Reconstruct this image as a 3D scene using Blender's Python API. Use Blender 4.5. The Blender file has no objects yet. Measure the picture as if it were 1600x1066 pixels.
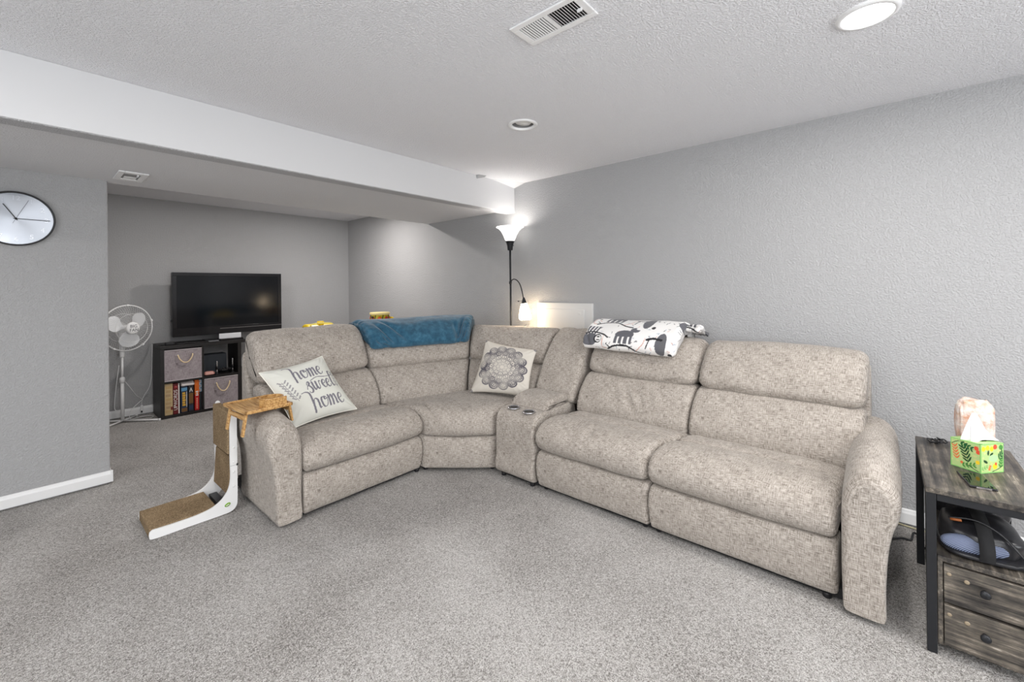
import bpy, bmesh, math, random
import numpy as np
from mathutils import Vector, Matrix, noise
random.seed(7)
PI = math.pi
scene = bpy.context.scene
COL = scene.collection

# ------------------------------------------------------------------ camera
YAW, ROLL, FPX, CY, CAMH = .8534, -.0102, 665.56, 448.2, 1.392
Fv = Vector((math.sin(YAW), math.cos(YAW), 0)); Rv = Vector((math.cos(YAW), -math.sin(YAW), 0)); Uv = Vector((0, 0, 1))
cX = Rv*math.cos(ROLL) + Uv*math.sin(ROLL); cY = -Rv*math.sin(ROLL) + Uv*math.cos(ROLL); cZ = -Fv
cam = bpy.data.objects.new('camera', bpy.data.cameras.new('camera')); COL.objects.link(cam)
M = Matrix((cX, cY, cZ)).transposed().to_4x4(); M.translation = (0, 0, CAMH)
cam.matrix_world = M
cam.data.sensor_width = 36; cam.data.lens = FPX/1600*36
cam.data.shift_y = (CY-533)/1600; cam.data.clip_start = .05
scene.camera = cam

# ------------------------------------------------------------------ view, world, lights
scene.view_settings.view_transform = 'Standard'; scene.view_settings.look = 'None'
scene.view_settings.gamma = 1; scene.view_settings.use_curve_mapping = False
scene.view_settings.exposure = 0.24
w = bpy.data.worlds.new('world'); scene.world = w; w.use_nodes = True
w.node_tree.nodes['Background'].inputs[0].default_value = (.75, .87, 1, 1)
w.node_tree.nodes['Background'].inputs[1].default_value = 1.0

def lamp(name, kind, loc, power, color=(1, 1, 1), size=.2, size_y=None, rot=(0, 0, 0), **kw):
    d = bpy.data.lights.new(name, kind); d.energy = power; d.color = color
    if kind == 'AREA':
        d.shape = 'RECTANGLE' if size_y else 'DISK'; d.size = size
        if size_y: d.size_y = size_y
    elif kind in ('POINT', 'SPOT'): d.shadow_soft_size = size
    for k, v in kw.items(): setattr(d, k, v)
    o = bpy.data.objects.new(name, d); COL.objects.link(o); o.location = loc; o.rotation_euler = rot
    return o
# soft fill lights added in the openings of the invented, unseen windows
lamp('window_fill', 'AREA', (.6, -2.98, 1.45), 72, (.97, .985, 1), 2.6, 1.3, (PI/2, 0, 0))
lamp('window_fill', 'AREA', (-2.48, 1.0, 1.45), 30, (.97, .985, 1), 2.4, 1.3, (PI/2, 0, -PI/2))
# lit can in view and right alcove can; the rest are added fill lights
for x, y, p in ((2.165, .04, 13), (.35, .0, 17), (2.165, -1.7, 18), (.35, -1.7, 18), (-1.3, .0, 24), (-1.3, 1.9, 22), (2.50, 4.85, 22), (.95, 4.85, 9)):
    lamp('can_and_fill_light', 'AREA', (x, y, 2.425), p, (1, .97, .93) if y < 4 else (1, .95, .91), .14)
# unseen fill light added behind the camera, aimed up to brighten the ceiling
lamp('ceiling_fill', 'AREA', (-.35, -.75, 1.55), 26, (.97, .98, 1), .5, None, (PI+.35, .35, 0))
# floor lamp bulbs
lamp('torchiere_bulb', 'POINT', (3.172, 2.79, 1.91), 2.9, (1, .96, .92), .06)
lamp('reading_bulb', 'POINT', (3.172, 2.612, 1.135), .8, (1, .80, .56), .03)

# ------------------------------------------------------------------ material helpers
def srgb(r, g, b):
    f = lambda c: (c/255/12.92 if c/255 <= .04045 else ((c/255+.055)/1.055)**2.4)
    return (f(r), f(g), f(b), 1)
def mat(name, col, rough=.6, metal=0, spec=.5, **kw):
    m = bpy.data.materials.new(name); m.use_nodes = True
    b = m.node_tree.nodes['Principled BSDF']
    b.inputs['Base Color'].default_value = col if len(col) == 4 else (*col, 1)
    b.inputs['Roughness'].default_value = rough; b.inputs['Metallic'].default_value = metal
    b.inputs['Specular IOR Level'].default_value = spec
    for k, v in kw.items(): b.inputs[k.replace('_', ' ')].default_value = v
    return m
def N(m, t, **kw):
    n = m.node_tree.nodes.new(t)
    for k, v in kw.items():
        if k in n.inputs: n.inputs[k].default_value = v
        else: setattr(n, k, v)
    return n
def L(m, a, b): m.node_tree.links.new(a, b)
def bsdf(m): return m.node_tree.nodes['Principled BSDF']
def coords(m, kind='Object', scale=(1, 1, 1), rot=(0, 0, 0)):
    t = N(m, 'ShaderNodeTexCoord'); mp = N(m, 'ShaderNodeMapping')
    mp.inputs['Scale'].default_value = scale; mp.inputs['Rotation'].default_value = rot
    L(m, t.outputs[kind], mp.inputs[0]); return mp.outputs[0]
def ramp(m, fac, stops):
    r = N(m, 'ShaderNodeValToRGB'); e = r.color_ramp.elements
    while len(e) < len(stops): e.new(.5)
    for i, (p, c) in enumerate(stops): e[i].position = p; e[i].color = c if len(c) == 4 else (*c, 1)
    L(m, fac, r.inputs[0]); return r.outputs[0]
def bump(m, h, strength=.5, dist=.002):
    b = N(m, 'ShaderNodeBump'); b.inputs['Strength'].default_value = strength; b.inputs['Distance'].default_value = dist
    L(m, h, b.inputs['Height']); L(m, b.outputs[0], bsdf(m).inputs['Normal'])
def mathn(m, op, a, b=None):
    n = N(m, 'ShaderNodeMath', operation=op)
    for i, v in enumerate((a, b)):
        if v is None: continue
        if isinstance(v, (int, float)): n.inputs[i].default_value = v
        else: L(m, v, n.inputs[i])
    return n.outputs[0]
def noise_tex(m, vec, scale, detail=2, rough=.5):
    n = N(m, 'ShaderNodeTexNoise'); n.inputs['Scale'].default_value = scale
    n.inputs['Detail'].default_value = detail; n.inputs['Roughness'].default_value = rough
    L(m, vec, n.inputs['Vector']); return n.outputs[0]

def plaster(name, col, scale, strength, dist):
    m = mat(name, col, .85, spec=.2); c = coords(m)
    a = noise_tex(m, c, scale, 3, .55)
    h = ramp(m, a, [(.42, (0, 0, 0)), (.62, (1, 1, 1))])
    bump(m, h, strength, dist); return m
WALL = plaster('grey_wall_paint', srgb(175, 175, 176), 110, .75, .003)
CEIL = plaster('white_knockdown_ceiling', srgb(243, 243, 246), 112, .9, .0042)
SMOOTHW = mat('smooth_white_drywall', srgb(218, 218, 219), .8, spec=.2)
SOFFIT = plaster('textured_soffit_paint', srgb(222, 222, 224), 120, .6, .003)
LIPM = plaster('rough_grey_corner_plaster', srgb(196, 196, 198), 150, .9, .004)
TRIM = mat('white_trim_paint', srgb(236, 236, 236), .35)
c = coords(TRIM); bump(TRIM, noise_tex(TRIM, c, 8), .05, .002)

def carpet():
    m = mat('grey_beige_carpet', srgb(170, 164, 158), .95, spec=.1); c = coords(m)
    fine = noise_tex(m, c, 330, 2, .75); mid = noise_tex(m, c, 130, 2, .6); big = noise_tex(m, c, 1.6, 3, .5)
    s = mathn(m, 'ADD', mathn(m, 'MULTIPLY', fine, .60), mathn(m, 'ADD', mathn(m, 'MULTIPLY', mid, .26), mathn(m, 'MULTIPLY', big, .14)))
    L(m, ramp(m, s, [(.40, srgb(112, 107, 103)), (.5, srgb(190, 186, 182)), (.59, srgb(238, 235, 233))]), bsdf(m).inputs['Base Color'])
    h = mathn(m, 'ADD', fine, mathn(m, 'MULTIPLY', mid, .9)); bump(m, h, .9, .012)
    return m
CARPET = carpet()

def fabric(name, dark, midc, light, k=1.0, rough=.9):
    m = mat(name, midc, rough, spec=.15)
    bsdf(m).inputs['Sheen Weight'].default_value = .15
    a = noise_tex(m, coords(m, 'UV', (30*k, 440*k, 1)), 1, 2, .6)
    b = noise_tex(m, coords(m, 'UV', (440*k, 30*k, 1)), 1, 3, .65)
    g = noise_tex(m, coords(m, 'UV', (9, 9, 1)), 1, 3, .6)
    s = mathn(m, 'ADD', mathn(m, 'MULTIPLY', mathn(m, 'ADD', a, b), .45), mathn(m, 'MULTIPLY', g, .10))
    L(m, ramp(m, s, [(.40, dark), (.485, midc), (.56, light)]), bsdf(m).inputs['Base Color'])
    bump(m, mathn(m, 'ADD', a, b), .45, .0016)
    return m
SOFA = fabric('oatmeal_linen_weave', srgb(110, 102, 94), srgb(159, 151, 142), srgb(191, 183, 175))
BLACKFAB = mat('black_underside', (.012, .012, .013, 1), .9)
c = coords(BLACKFAB); bump(BLACKFAB, noise_tex(BLACKFAB, c, 200), .2, .001)
BLACKP = mat('black_plastic', (.012, .012, .014, 1), .38)
c = coords(BLACKP); bump(BLACKP, noise_tex(BLACKP, c, 300), .05, .0005)
BLACKM = mat('black_powder_coated_metal', (.014, .015, .018, 1), .42, spec=.4)
c = coords(BLACKM); bump(BLACKM, noise_tex(BLACKM, c, 400), .08, .0005)
WHITEP = mat('white_plastic', srgb(236, 236, 236), .35)
c = coords(WHITEP); bump(WHITEP, noise_tex(WHITEP, c, 20), .03, .001)
STEEL = mat('brushed_steel', srgb(200, 200, 204), .22, 1)
c = coords(STEEL, scale=(1, 1, 60)); bump(STEEL, noise_tex(STEEL, c, 10), .1, .0005)
CHROME = mat('chrome', srgb(225, 225, 228), .08, 1)

def paintmat(name, rough=.85, bumpscale=500, bs=.25, sheen=0):
    m = mat(name, (.8, .8, .8, 1), rough, spec=.2)
    a = N(m, 'ShaderNodeVertexColor'); a.layer_name = 'Col'
    L(m, a.outputs[0], bsdf(m).inputs['Base Color'])
    bump(m, noise_tex(m, coords(m), bumpscale, 2), bs, .001)
    if sheen: bsdf(m).inputs['Sheen Weight'].default_value = sheen
    return m

# ------------------------------------------------------------------ geometry helpers
def origin_of(p):
    v = Vector((0, 0, 0))
    while p is not None: v += p.location; p = p.parent
    return v
def mk(name, verts, faces, m, parent=None, smooth=True, uvs=None, cols=None, loc=None):
    """verts are world coordinates; stored relative to the parent chain's origin."""
    V = np.asarray(verts, dtype=float)
    if parent is None and loc is None:
        mn, mx = V.min(0), V.max(0); loc = ((mn[0]+mx[0])/2, (mn[1]+mx[1])/2, mn[2])
    if parent is not None: off = origin_of(parent)
    else: off = Vector(loc)
    V = V-np.array(off)
    me = bpy.data.meshes.new(name); me.from_pydata(V.tolist(), [], faces); me.update()
    bm = bmesh.new(); bm.from_mesh(me); bmesh.ops.recalc_face_normals(bm, faces=bm.faces); bm.to_mesh(me); bm.free()
    if smooth: me.polygons.foreach_set('use_smooth', [True]*len(me.polygons))
    if uvs is not None:
        ul = me.uv_layers.new(name='UVMap'); li = np.empty(len(me.loops), dtype=np.int32); me.loops.foreach_get('vertex_index', li)
        ul.data.foreach_set('uv', np.asarray(uvs, dtype=np.float32)[li].ravel())
    if cols is not None:
        ca = me.color_attributes.new('Col', 'FLOAT_COLOR', 'POINT')
        cc = np.ones((len(V), 4), dtype=np.float32); cc[:, :3] = cols; ca.data.foreach_set('color', cc.ravel())
    o = bpy.data.objects.new(name, me); COL.objects.link(o)
    if m is not None: me.materials.append(m)
    if parent is not None: o.parent = parent
    else: o.location = loc
    return o
def thing(name, label, cat, loc=(0, 0, 0), group=None):
    o = bpy.data.objects.new(name, None); COL.objects.link(o); o.location = loc; o.empty_display_size = .05
    o['label'] = label; o['category'] = cat
    if group: o['group'] = group
    return o
def tag(o, label, cat, group=None):
    o['label'] = label; o['category'] = cat
    if group: o['group'] = group
    return o
def bm_data(bm, T=None):
    if T is not None: bmesh.ops.transform(bm, matrix=T, verts=bm.verts)
    bm.verts.index_update(); v = [tuple(x.co) for x in bm.verts]; f = [[x.index for x in p.verts] for p in bm.faces]; bm.free(); return v, f
def boxdata(x0, x1, y0, y1, z0, z1, bev=0, seg=2, T=None):
    bm = bmesh.new(); bmesh.ops.create_cube(bm, size=1)
    for v in bm.verts: v.co = Vector(((x0+x1)/2+v.co.x*(x1-x0), (y0+y1)/2+v.co.y*(y1-y0), (z0+z1)/2+v.co.z*(z1-z0)))
    if bev: bmesh.ops.bevel(bm, geom=list(bm.edges), offset=bev, segments=seg, affect='EDGES', profile=.5, clamp_overlap=True)
    return bm_data(bm, T)
def join(*ds):
    V = []; Fc = []
    for v, f in ds:
        n = len(V); V += list(v); Fc += [[i+n for i in p] for p in f]
    return V, Fc
def box(name, x0, x1, y0, y1, z0, z1, m, parent=None, bev=.002, T=None, seg=2, smooth=False):
    v, f = boxdata(min(x0, x1), max(x0, x1), min(y0, y1), max(y0, y1), min(z0, z1), max(z0, z1), bev, seg, T)
    return mk(name, v, f, m, parent, smooth=smooth)
def catmull(P, n=8, closed=False):
    P = [Vector(p) for p in P]; out = []; k = len(P)
    rng = range(k) if closed else range(k-1)
    for i in rng:
        g = (lambda j: P[j % k]) if closed else (lambda j: P[min(max(j, 0), k-1)])
        p0, p1, p2, p3 = g(i-1), g(i), g(i+1), g(i+2)
        for j in range(n):
            t = j/n
            out.append(.5*((2*p1)+(p2-p0)*t+(2*p0-5*p1+4*p2-p3)*t*t+(3*p1-p0-3*p2+p3)*t**3))
    if not closed: out.append(P[-1])
    return out
def tubedata(path, r, seg=8, cap=True):
    path = [Vector(p) for p in path]; n = len(path); V = []; Fc = []
    rad = r if hasattr(r, '__len__') else [r]*n
    t0 = (path[1]-path[0]).normalized(); up = Vector((0, 0, 1)) if abs(t0.z) < .9 else Vector((1, 0, 0)); a = t0.cross(up).normalized()
    for i, p in enumerate(path):
        t = (path[min(i+1, n-1)]-path[max(i-1, 0)]).normalized()
        a = (a-t*a.dot(t)).normalized(); b = t.cross(a)
        for k in range(seg):
            an = 2*PI*k/seg; V.append(tuple(p+a*math.cos(an)*rad[i]+b*math.sin(an)*rad[i]))
    for i in range(n-1):
        for k in range(seg): Fc.append([i*seg+k, i*seg+(k+1) % seg, (i+1)*seg+(k+1) % seg, (i+1)*seg+k])
    if cap: Fc.append(list(range(seg))[::-1]); Fc.append([(n-1)*seg+k for k in range(seg)])
    return V, Fc
def tube(name, path, r, m, parent=None, seg=8, smooth=True): v, f = tubedata(path, r, seg); return mk(name, v, f, m, parent, smooth)
def lathedata(prof, seg=40, T=None, cap=True):
    V = []; Fc = []
    for r, z in prof:
        for k in range(seg): V.append(Vector((r*math.cos(2*PI*k/seg), r*math.sin(2*PI*k/seg), z)))
    for i in range(len(prof)-1):
        for k in range(seg): Fc.append([i*seg+k, i*seg+(k+1) % seg, (i+1)*seg+(k+1) % seg, (i+1)*seg+k])
    if cap:
        if prof[0][0] > 1e-5: Fc.append(list(range(seg))[::-1])
        if prof[-1][0] > 1e-5: Fc.append([(len(prof)-1)*seg+k for k in range(seg)])
    if T is not None: V = [T@v for v in V]
    return [tuple(v) for v in V], Fc
def lathe(name, prof, loc, m, parent=None, seg=40, T=None, cap=True, smooth=True):
    T = Matrix.Translation(loc)@(T if T is not None else Matrix()); v, f = lathedata(prof, seg, T, cap); return mk(name, v, f, m, parent, smooth)
def sharp(o, ang=35):
    me = o.data
    bm = bmesh.new(); bm.from_mesh(me); a = math.radians(ang)
    for e in bm.edges:
        if len(e.link_faces) == 2 and e.calc_face_angle(0) > a: e.smooth = False
    bm.to_mesh(me); bm.free(); return o
def text(name, body, size, T, m, parent, ext=.0004, align='CENTER'):
    cu = bpy.data.curves.new(name, 'FONT'); cu.body = body; cu.size = size; cu.extrude = ext; cu.align_x = align; cu.align_y = 'CENTER'; cu.resolution_u = 3
    o = bpy.data.objects.new(name, cu); COL.objects.link(o)
    dg = bpy.context.evaluated_depsgraph_get(); me = bpy.data.meshes.new_from_object(o.evaluated_get(dg))
    v = [tuple(T@x.co) for x in me.vertices]; f = [list(p.vertices) for p in me.polygons]
    bpy.data.objects.remove(o); bpy.data.curves.remove(cu); bpy.data.meshes.remove(me)
    return mk(name, v, f, m, parent, smooth=False)
def axes(o, x, y, z):
    T = Matrix((Vector(x), Vector(y), Vector(z))).transposed().to_4x4(); T.translation = o; return T

def resample(pts, n):
    P = np.array([[p[0], p[1]] for p in pts]); Q = np.vstack([P, P[:1]]); d = np.r_[0, np.cumsum(np.hypot(*np.diff(Q, axis=0).T))]
    s = np.linspace(0, d[-1], n, endpoint=False)
    return np.c_[np.interp(s, d, Q[:, 0]), np.interp(s, d, Q[:, 1])], d[-1]
def smoothprof(ctrl, n):
    c = catmull([(a, b, 0) for a, b in ctrl], 8, True); return resample([(p.x, p.y) for p in c], n)

def cushion(name, ctrl, frame, width, m, parent, n=150, nu=60, r=.03, crown=.0, pucker=.0022, wav=.004, folds=(), seed=0, cap_r=None, pf=260, cols=None, bottom_flat=None):
    """Loft a closed (depth, z) profile along u; ends rounded by r, edges gathered, soft waviness, explicit folds.
    frame(u) -> (front point xy, depth vector xy). folds: (u0,s0,u1,s1,depth,width) with s = arc fraction."""
    prof, per = smoothprof(ctrl, n)
    d = np.roll(prof, -1, 0)-np.roll(prof, 1, 0); nn = np.c_[d[:, 1], -d[:, 0]]; nn /= np.linalg.norm(nn, axis=1)[:, None]
    cen = prof.mean(0)
    area = .5*np.sum(prof[:, 0]*np.roll(prof[:, 1], -1)-np.roll(prof[:, 0], -1)*prof[:, 1])
    if area < 0: nn = -nn
    # u samples, dense near ends
    t = np.linspace(0, 1, nu); us = t-np.sin(2*PI*t)/(2*PI)*.75
    V = np.zeros((nu*n, 3)); UV = np.zeros((nu*n, 2)); sarc = np.arange(n)/n
    for i, u in enumerate(us):
        s = min(u, 1-u)*width; side = 0 if u < .5 else 1
        e = 0.
        if s < r: e = r-math.sqrt(max(r*r-(r-s)**2, 0))
        e += crown*(abs(2*u-1)**4)
        off = np.full(n, -e)
        for k in range(n):
            q = Vector((u*width*3.1, prof[k, 0]*4+seed*7.3, prof[k, 1]*4))
            off[k] += wav*noise.noise(q)+wav*.5*noise.noise(q*2.7)
        fall = math.exp(-s/.040)*1.7
        ph = np.array([noise.noise(Vector((prof[k, 0]*25, prof[k, 1]*25, side*9+seed))) for k in range(0, n)])
        off += pucker*fall*np.sin(sarc*per*pf+ph*5)
        for (u0, s0, u1, s1, dp, wd) in folds:
            ax, ay = u0*width, s0*per; bx_, by_ = u1*width, s1*per
            px, py = u*width, sarc*per
            L2 = (bx_-ax)**2+(by_-ay)**2; tt = np.clip(((px-ax)*(bx_-ax)+(py-ay)*(by_-ay))/L2, 0, 1)
            dist = np.hypot(px-(ax+tt*(bx_-ax)), py-(ay+tt*(by_-ay)))
            off -= 1.9*dp*np.exp(-(dist/wd)**2)*np.sin(PI*np.clip(tt*.9+.05, 0, 1))
        P = prof+nn*off[:, None]
        Fp, D = frame(u)
        V[i*n:(i+1)*n, 0] = Fp[0]+D[0]*P[:, 0]; V[i*n:(i+1)*n, 1] = Fp[1]+D[1]*P[:, 0]; V[i*n:(i+1)*n, 2] = P[:, 1]
        UV[i*n:(i+1)*n, 0] = u*width; UV[i*n:(i+1)*n, 1] = sarc*per
    Fc = []
    for i in range(nu-1):
        for k in range(n):
            k2 = (k+1) % n; Fc.append([i*n+k, i*n+k2, (i+1)*n+k2, (i+1)*n+k])
    # caps as shrinking rings
    Vl = V.tolist(); Ul = UV.tolist()
    for base in (0, (nu-1)*n):
        ring = V[base:base+n]; cc = ring.mean(0); prev = list(range(base, base+n))
        for f in (.6, .25):
            st = len(Vl)
            for k in range(n): Vl.append((cc+(ring[k]-cc)*f).tolist()); Ul.append([UV[base, 0]+.05*f, sarc[k]*per])
            cur = list(range(st, st+n))
            for k in range(n): Fc.append([prev[k], prev[(k+1) % n], cur[(k+1) % n], cur[k]])
            prev = cur
        Fc.append(prev)
    cl = None
    if cols is not None:
        uu = np.array(Ul); cl = cols(uu[:, 0], uu[:, 1])
    return mk(name, Vl, Fc, m, parent, True, Ul, cl)

# ------------------------------------------------------------------ room shell
XR, YF, YB, YS, YC, H, ZB, ZS = 3.33, 6.286, 2.858, 4.298, 4.232, 2.44, 2.146, 2.187
XL, YK, XA = -2.4, -2.9, -.7
def struct(o): o['kind'] = 'structure'; return o
struct(box('floor', XL-.1, XR+.1, YK-.1, YF+.1, -.12, 0, CARPET, bev=0))
struct(box('wall_right', XR, XR+.12, YK-.1, YF+.1, 0, H, WALL, bev=0))
struct(box('wall_far', XA, XR, YF, YF+.12, 0, H, WALL, bev=0))
struct(box('wall_clock_side', XL, .403, YC, YC+.12, 0, H, WALL, bev=.006))
struct(box('wall_alcove_left', XA-.12, XA, YC+.12, YF+.12, 0, H, WALL, bev=0))
def wall_with_opening(name, horiz, a0, a1, pos0, pos1, o0, o1, z0, z1):
    parts = []
    for (s, e, zz0, zz1) in ((a0, o0, 0, H), (o1, a1, 0, H), (o0, o1, 0, z0), (o0, o1, z1, H)):
        parts.append(boxdata(s, e, pos0, pos1, zz0, zz1) if horiz else boxdata(pos0, pos1, s, e, zz0, zz1))
    v, f = join(*parts); return struct(mk(name, v, f, WALL, smooth=False))
wall_with_opening('wall_back', True, XL-.1, XR, YK-.12, YK, -.8, 2.0, .75, 2.15)
wall_with_opening('wall_left', False, YK, YC, XL-.12, XL, -.3, 2.3, .75, 2.15)
GLASS = mat('window_glass', (1, 1, 1, 1), .02, Transmission_Weight=1.0)
def added_window(name, horiz, o0, o1, z0, z1, p0):
    t = bpy.data.objects.new(name, None); COL.objects.link(t); t.location = ((o0+o1)/2, p0, z0) if horiz else (p0, (o0+o1)/2, z0); t['kind'] = 'structure'
    fr = []
    for (a, b, c0, c1) in ((o0, o0+.05, z0, z1), (o1-.05, o1, z0, z1), (o0, o1, z0, z0+.05), (o0, o1, z1-.05, z1), ((o0+o1)/2-.025, (o0+o1)/2+.025, z0, z1)):
        fr.append(boxdata(a, b, p0-.09, p0-.05, c0, c1) if horiz else boxdata(p0-.09, p0-.05, a, b, c0, c1))
    v, f = join(*fr); mk('window_frame', v, f, TRIM, t, smooth=False)
added_window('added_window_1', True, -.8, 2.0, .75, 2.15, YK); added_window('added_window_2', False, -.3, 2.3, .75, 2.15, XL)  # windows added out of view to let the soft fill light in

# ceiling with real holes for the two cans
def ceiling():
    bm = bmesh.new()
    holes = [(2.128, 1.75, .074), (2.165, .04, .078)]
    # polygon grid: build as strips around square cells that hold each hole
    xs = sorted({XL-.1, XR+.1, *[h[0]-.15 for h in holes], *[h[0]+.15 for h in holes]}); ys = sorted({YK-.1, YF+.1, *[h[1]-.15 for h in holes], *[h[1]+.15 for h in holes]})
    for i in range(len(xs)-1):
        for j in range(len(ys)-1):
            x0, x1, y0, y1 = xs[i], xs[i+1], ys[j], ys[j+1]; hh = None
            for h in holes:
                if x0 < h[0] < x1 and y0 < h[1] < y1 and y1-y0 < .31: hh = h
            if hh is None: bm.faces.new([bm.verts.new(p) for p in ((x0, y0, H), (x0, y1, H), (x1, y1, H), (x1, y0, H))])
            else:
                n = 48; inner = []; outer = []
                for k in range(n):
                    a = 2*PI*k/n; ca, sa = math.cos(a), math.sin(a)
                    inner.append(bm.verts.new((hh[0]+hh[2]*ca, hh[1]+hh[2]*sa, H)))
                    tx = ((x1 if ca > 0 else x0)-hh[0])/ca if abs(ca) > 1e-6 else 1e9; ty = ((y1 if sa > 0 else y0)-hh[1])/sa if abs(sa) > 1e-6 else 1e9
                    tt = min(tx, ty); outer.append(bm.verts.new((hh[0]+tt*ca, hh[1]+tt*sa, H)))
                for k in range(n): bm.faces.new([inner[k], inner[(k+1) % n], outer[(k+1) % n], outer[k]])
                # corners left by the radial fan
                for cx, cy in ((x0, y0), (x0, y1), (x1, y0), (x1, y1)):
                    a = math.atan2(cy-hh[1], cx-hh[0]) % (2*PI); k = int(a/(2*PI)*n) % n
                    if (outer[k].co-Vector((cx, cy, H))).length > 1e-4 and (outer[(k+1) % n].co-Vector((cx, cy, H))).length > 1e-4:
                        bm.faces.new([outer[k], outer[(k+1) % n], bm.verts.new((cx, cy, H))])
    v, f = bm_data(bm)
    # outer slab above
    v2, f2 = boxdata(XL-.1, XR+.1, YK-.1, YF+.1, H+.16, H+.2)
    v, f = join((v, f), (v2, f2))
    return struct(mk('ceiling', v, f, CEIL, smooth=False))
ceiling()
# dropped soffit behind the beam, beam face with its lower lip
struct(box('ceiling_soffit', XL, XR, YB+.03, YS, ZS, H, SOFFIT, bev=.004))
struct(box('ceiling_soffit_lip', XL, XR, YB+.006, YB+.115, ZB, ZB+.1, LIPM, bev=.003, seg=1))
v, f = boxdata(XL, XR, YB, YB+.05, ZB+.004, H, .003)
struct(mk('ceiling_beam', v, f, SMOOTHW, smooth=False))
# small plaster repair at the beam's top edge
v = [(2.78, YB, H), (2.895, YB, H), (2.79, YB, H-.034), (2.79, YB-.03, H), (2.87, YB-.05, H)]
struct(mk('trim_1', v, [[0, 1, 2], [0, 2, 3], [1, 4, 2], [2, 4, 3], [0, 3, 4, 1]], WALL, smooth=False))
# drywall easing where the ceiling meets the beam over the right wall
v = [(XR, YB-.14, H), (XR, YB, H), (XR, YB, H-.035), (XR-.35, YB, H)]
struct(mk('trim_2', v, [[0, 1, 2], [0, 3, 1], [0, 2, 3], [1, 3, 2]], SMOOTHW, smooth=False))

def baseboard(name, a, b, nrm):
    """run from a to b on the wall foot, nrm points into the room"""
    a = Vector((*a, 0)); b = Vector((*b, 0)); nv = Vector((*nrm, 0))
    prof = [(0, .012), (.014, .012), (.014, .068), (.010, .078), (.0085, .086), (.004, .092), (0, .092)]
    V = []
    for p in (a, b):
        for d, z in prof: V.append(tuple(p+nv*d+Vector((0, 0, z))))
    n = len(prof); Fc = [[k, (k+1) % n, n+(k+1) % n, n+k] for k in range(n)]+[list(range(n))[::-1], list(range(n, 2*n))]
    return struct(mk(name, V, Fc, TRIM, smooth=False))
baseboard('baseboard_right', (XR, YK), (XR, YF), (-1, 0))
baseboard('baseboard_far', (XA, YF), (XR, YF), (0, -1))
baseboard('baseboard_clock_side', (XL, YC), (.403+.0137, YC), (0, -1))
baseboard('baseboard_clock_end', (.403, YC-.0132), (.403, YC+.12), (1, 0))
baseboard('baseboard_left', (XL, YK), (XL, YC), (1, 0))
baseboard('baseboard_back', (XL, YK), (XR, YK), (0, 1))

# ------------------------------------------------------------------ sectional sofa
sofa = thing('sectional_sofa', 'large oatmeal fabric L-shaped reclining sectional sofa with corner seat and cup holder console', 'sofa', (2.6, 2.6, 0))
def lerp2(a, b, t): return (a[0]+(b[0]-a[0])*t, a[1]+(b[1]-a[1])*t)
def ruled(F0, D0, F1, D1):
    return lambda u: (lerp2(F0, F1, u), lerp2(D0, D1, u))
FOOT = [(.035, .032), (.004, .055), (-.012, .13), (-.014, .19), (-.002, .245), (.03, .272), (.12, .28), (.16, .2), (.15, .07)]
SEAT = [(.03, .275), (-.012, .29), (-.040, .335), (-.036, .395), (.0, .445), (.06, .476), (.13, .487), (.20, .486), (.250, .480), (.262, .474), (.272, .460), (.283, .473), (.30, .479), (.36, .480), (.43, .470), (.52, .45), (.52, .36), (.35, .30), (.15, .28)]
LUMB = [(.425, .44), (.405, .50), (.425, .57), (.47, .645), (.53, .705), (.585, .732), (.65, .735), (.72, .70), (.70, .6), (.62, .5), (.52, .42)]
HEAD = [(.60, .715), (.560, .745), (.553, .79), (.59, .87), (.655, .945), (.715, .995), (.775, 1.02), (.84, 1.02), (.885, .985), (.90, .9), (.88, .8), (.80, .73), (.70, .705)]
HEADL = [(a, b+(.070 if b > .9 else (.03 if b > .85 else .012))) for a, b in HEAD]
SHELL = [(.70, .10), (.90, .08), (.93, .3), (.935, .6), (.93, .85), (.90, .93), (.86, .90), (.80, .68), (.70, .45)]
def unit(seat_fr, w, back_fr, wb, seed, headprof=HEAD, seat=True, foldS=(), foldL=(), foldH=()):
    if seat:
        cushion('footrest_panel', FOOT, seat_fr, w, SOFA, sofa, 110, 50, .022, 0, .0015, .004, seed=seed, folds=[(.32, .16, .36, .32, .004, .012), (.62, .14, .64, .3, .004, .012), (.7, .12, .73, .28, .003, .01)] if seed == 5 else ())
    cushion('seat_cushion', SEAT, seat_fr, w, SOFA, sofa, 170, 70, .038, .012, .0028, .006, seed=seed+1, folds=foldS)
    cushion('lumbar_cushion', LUMB, back_fr, wb, SOFA, sofa, 130, 60, .03, .008, .0025, .006, seed=seed+2, folds=foldL)
    cushion('headrest_cushion', headprof, back_fr, wb, SOFA, sofa, 140, 60, .055, .018, .0028, .008, seed=seed+3, folds=foldH)
    cushion('back_shell', SHELL, back_fr, wb-.02, SOFA, sofa, 60, 24, .02, 0, 0, .002, seed=seed+4)
FX, FY = 2.30, 2.63
foldS1 = [(.30, .30, .34, .14, .008, .016), (.36, .28, .40, .12, .007, .014), (.47, .30, .50, .12, .006, .018), (.25, .26, .29, .16, .004, .012)]
foldL1 = [(.42, .30, .58, .08, .012, .018), (.50, .34, .66, .12, .009, .016), (.62, .32, .74, .10, .006, .014), (.34, .30, .44, .06, .005, .014), (.70, .34, .82, .16, .005, .012), (.5, .06, .75, .12, .006, .014)]
foldL2 = [(.15, .34, .22, .24, .005, .012), (.23, .34, .30, .22, .005, .012), (.31, .34, .36, .26, .004, .010)]
foldH1 = [(.65, .04, .85, .12, .006, .016), (.72, .02, .92, .08, .006, .014), (.1, .1, .3, .04, .004, .02)]
foldH2 = [(.1, .03, .2, .1, .006, .014), (.18, .02, .3, .07, .005, .014)]
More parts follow.
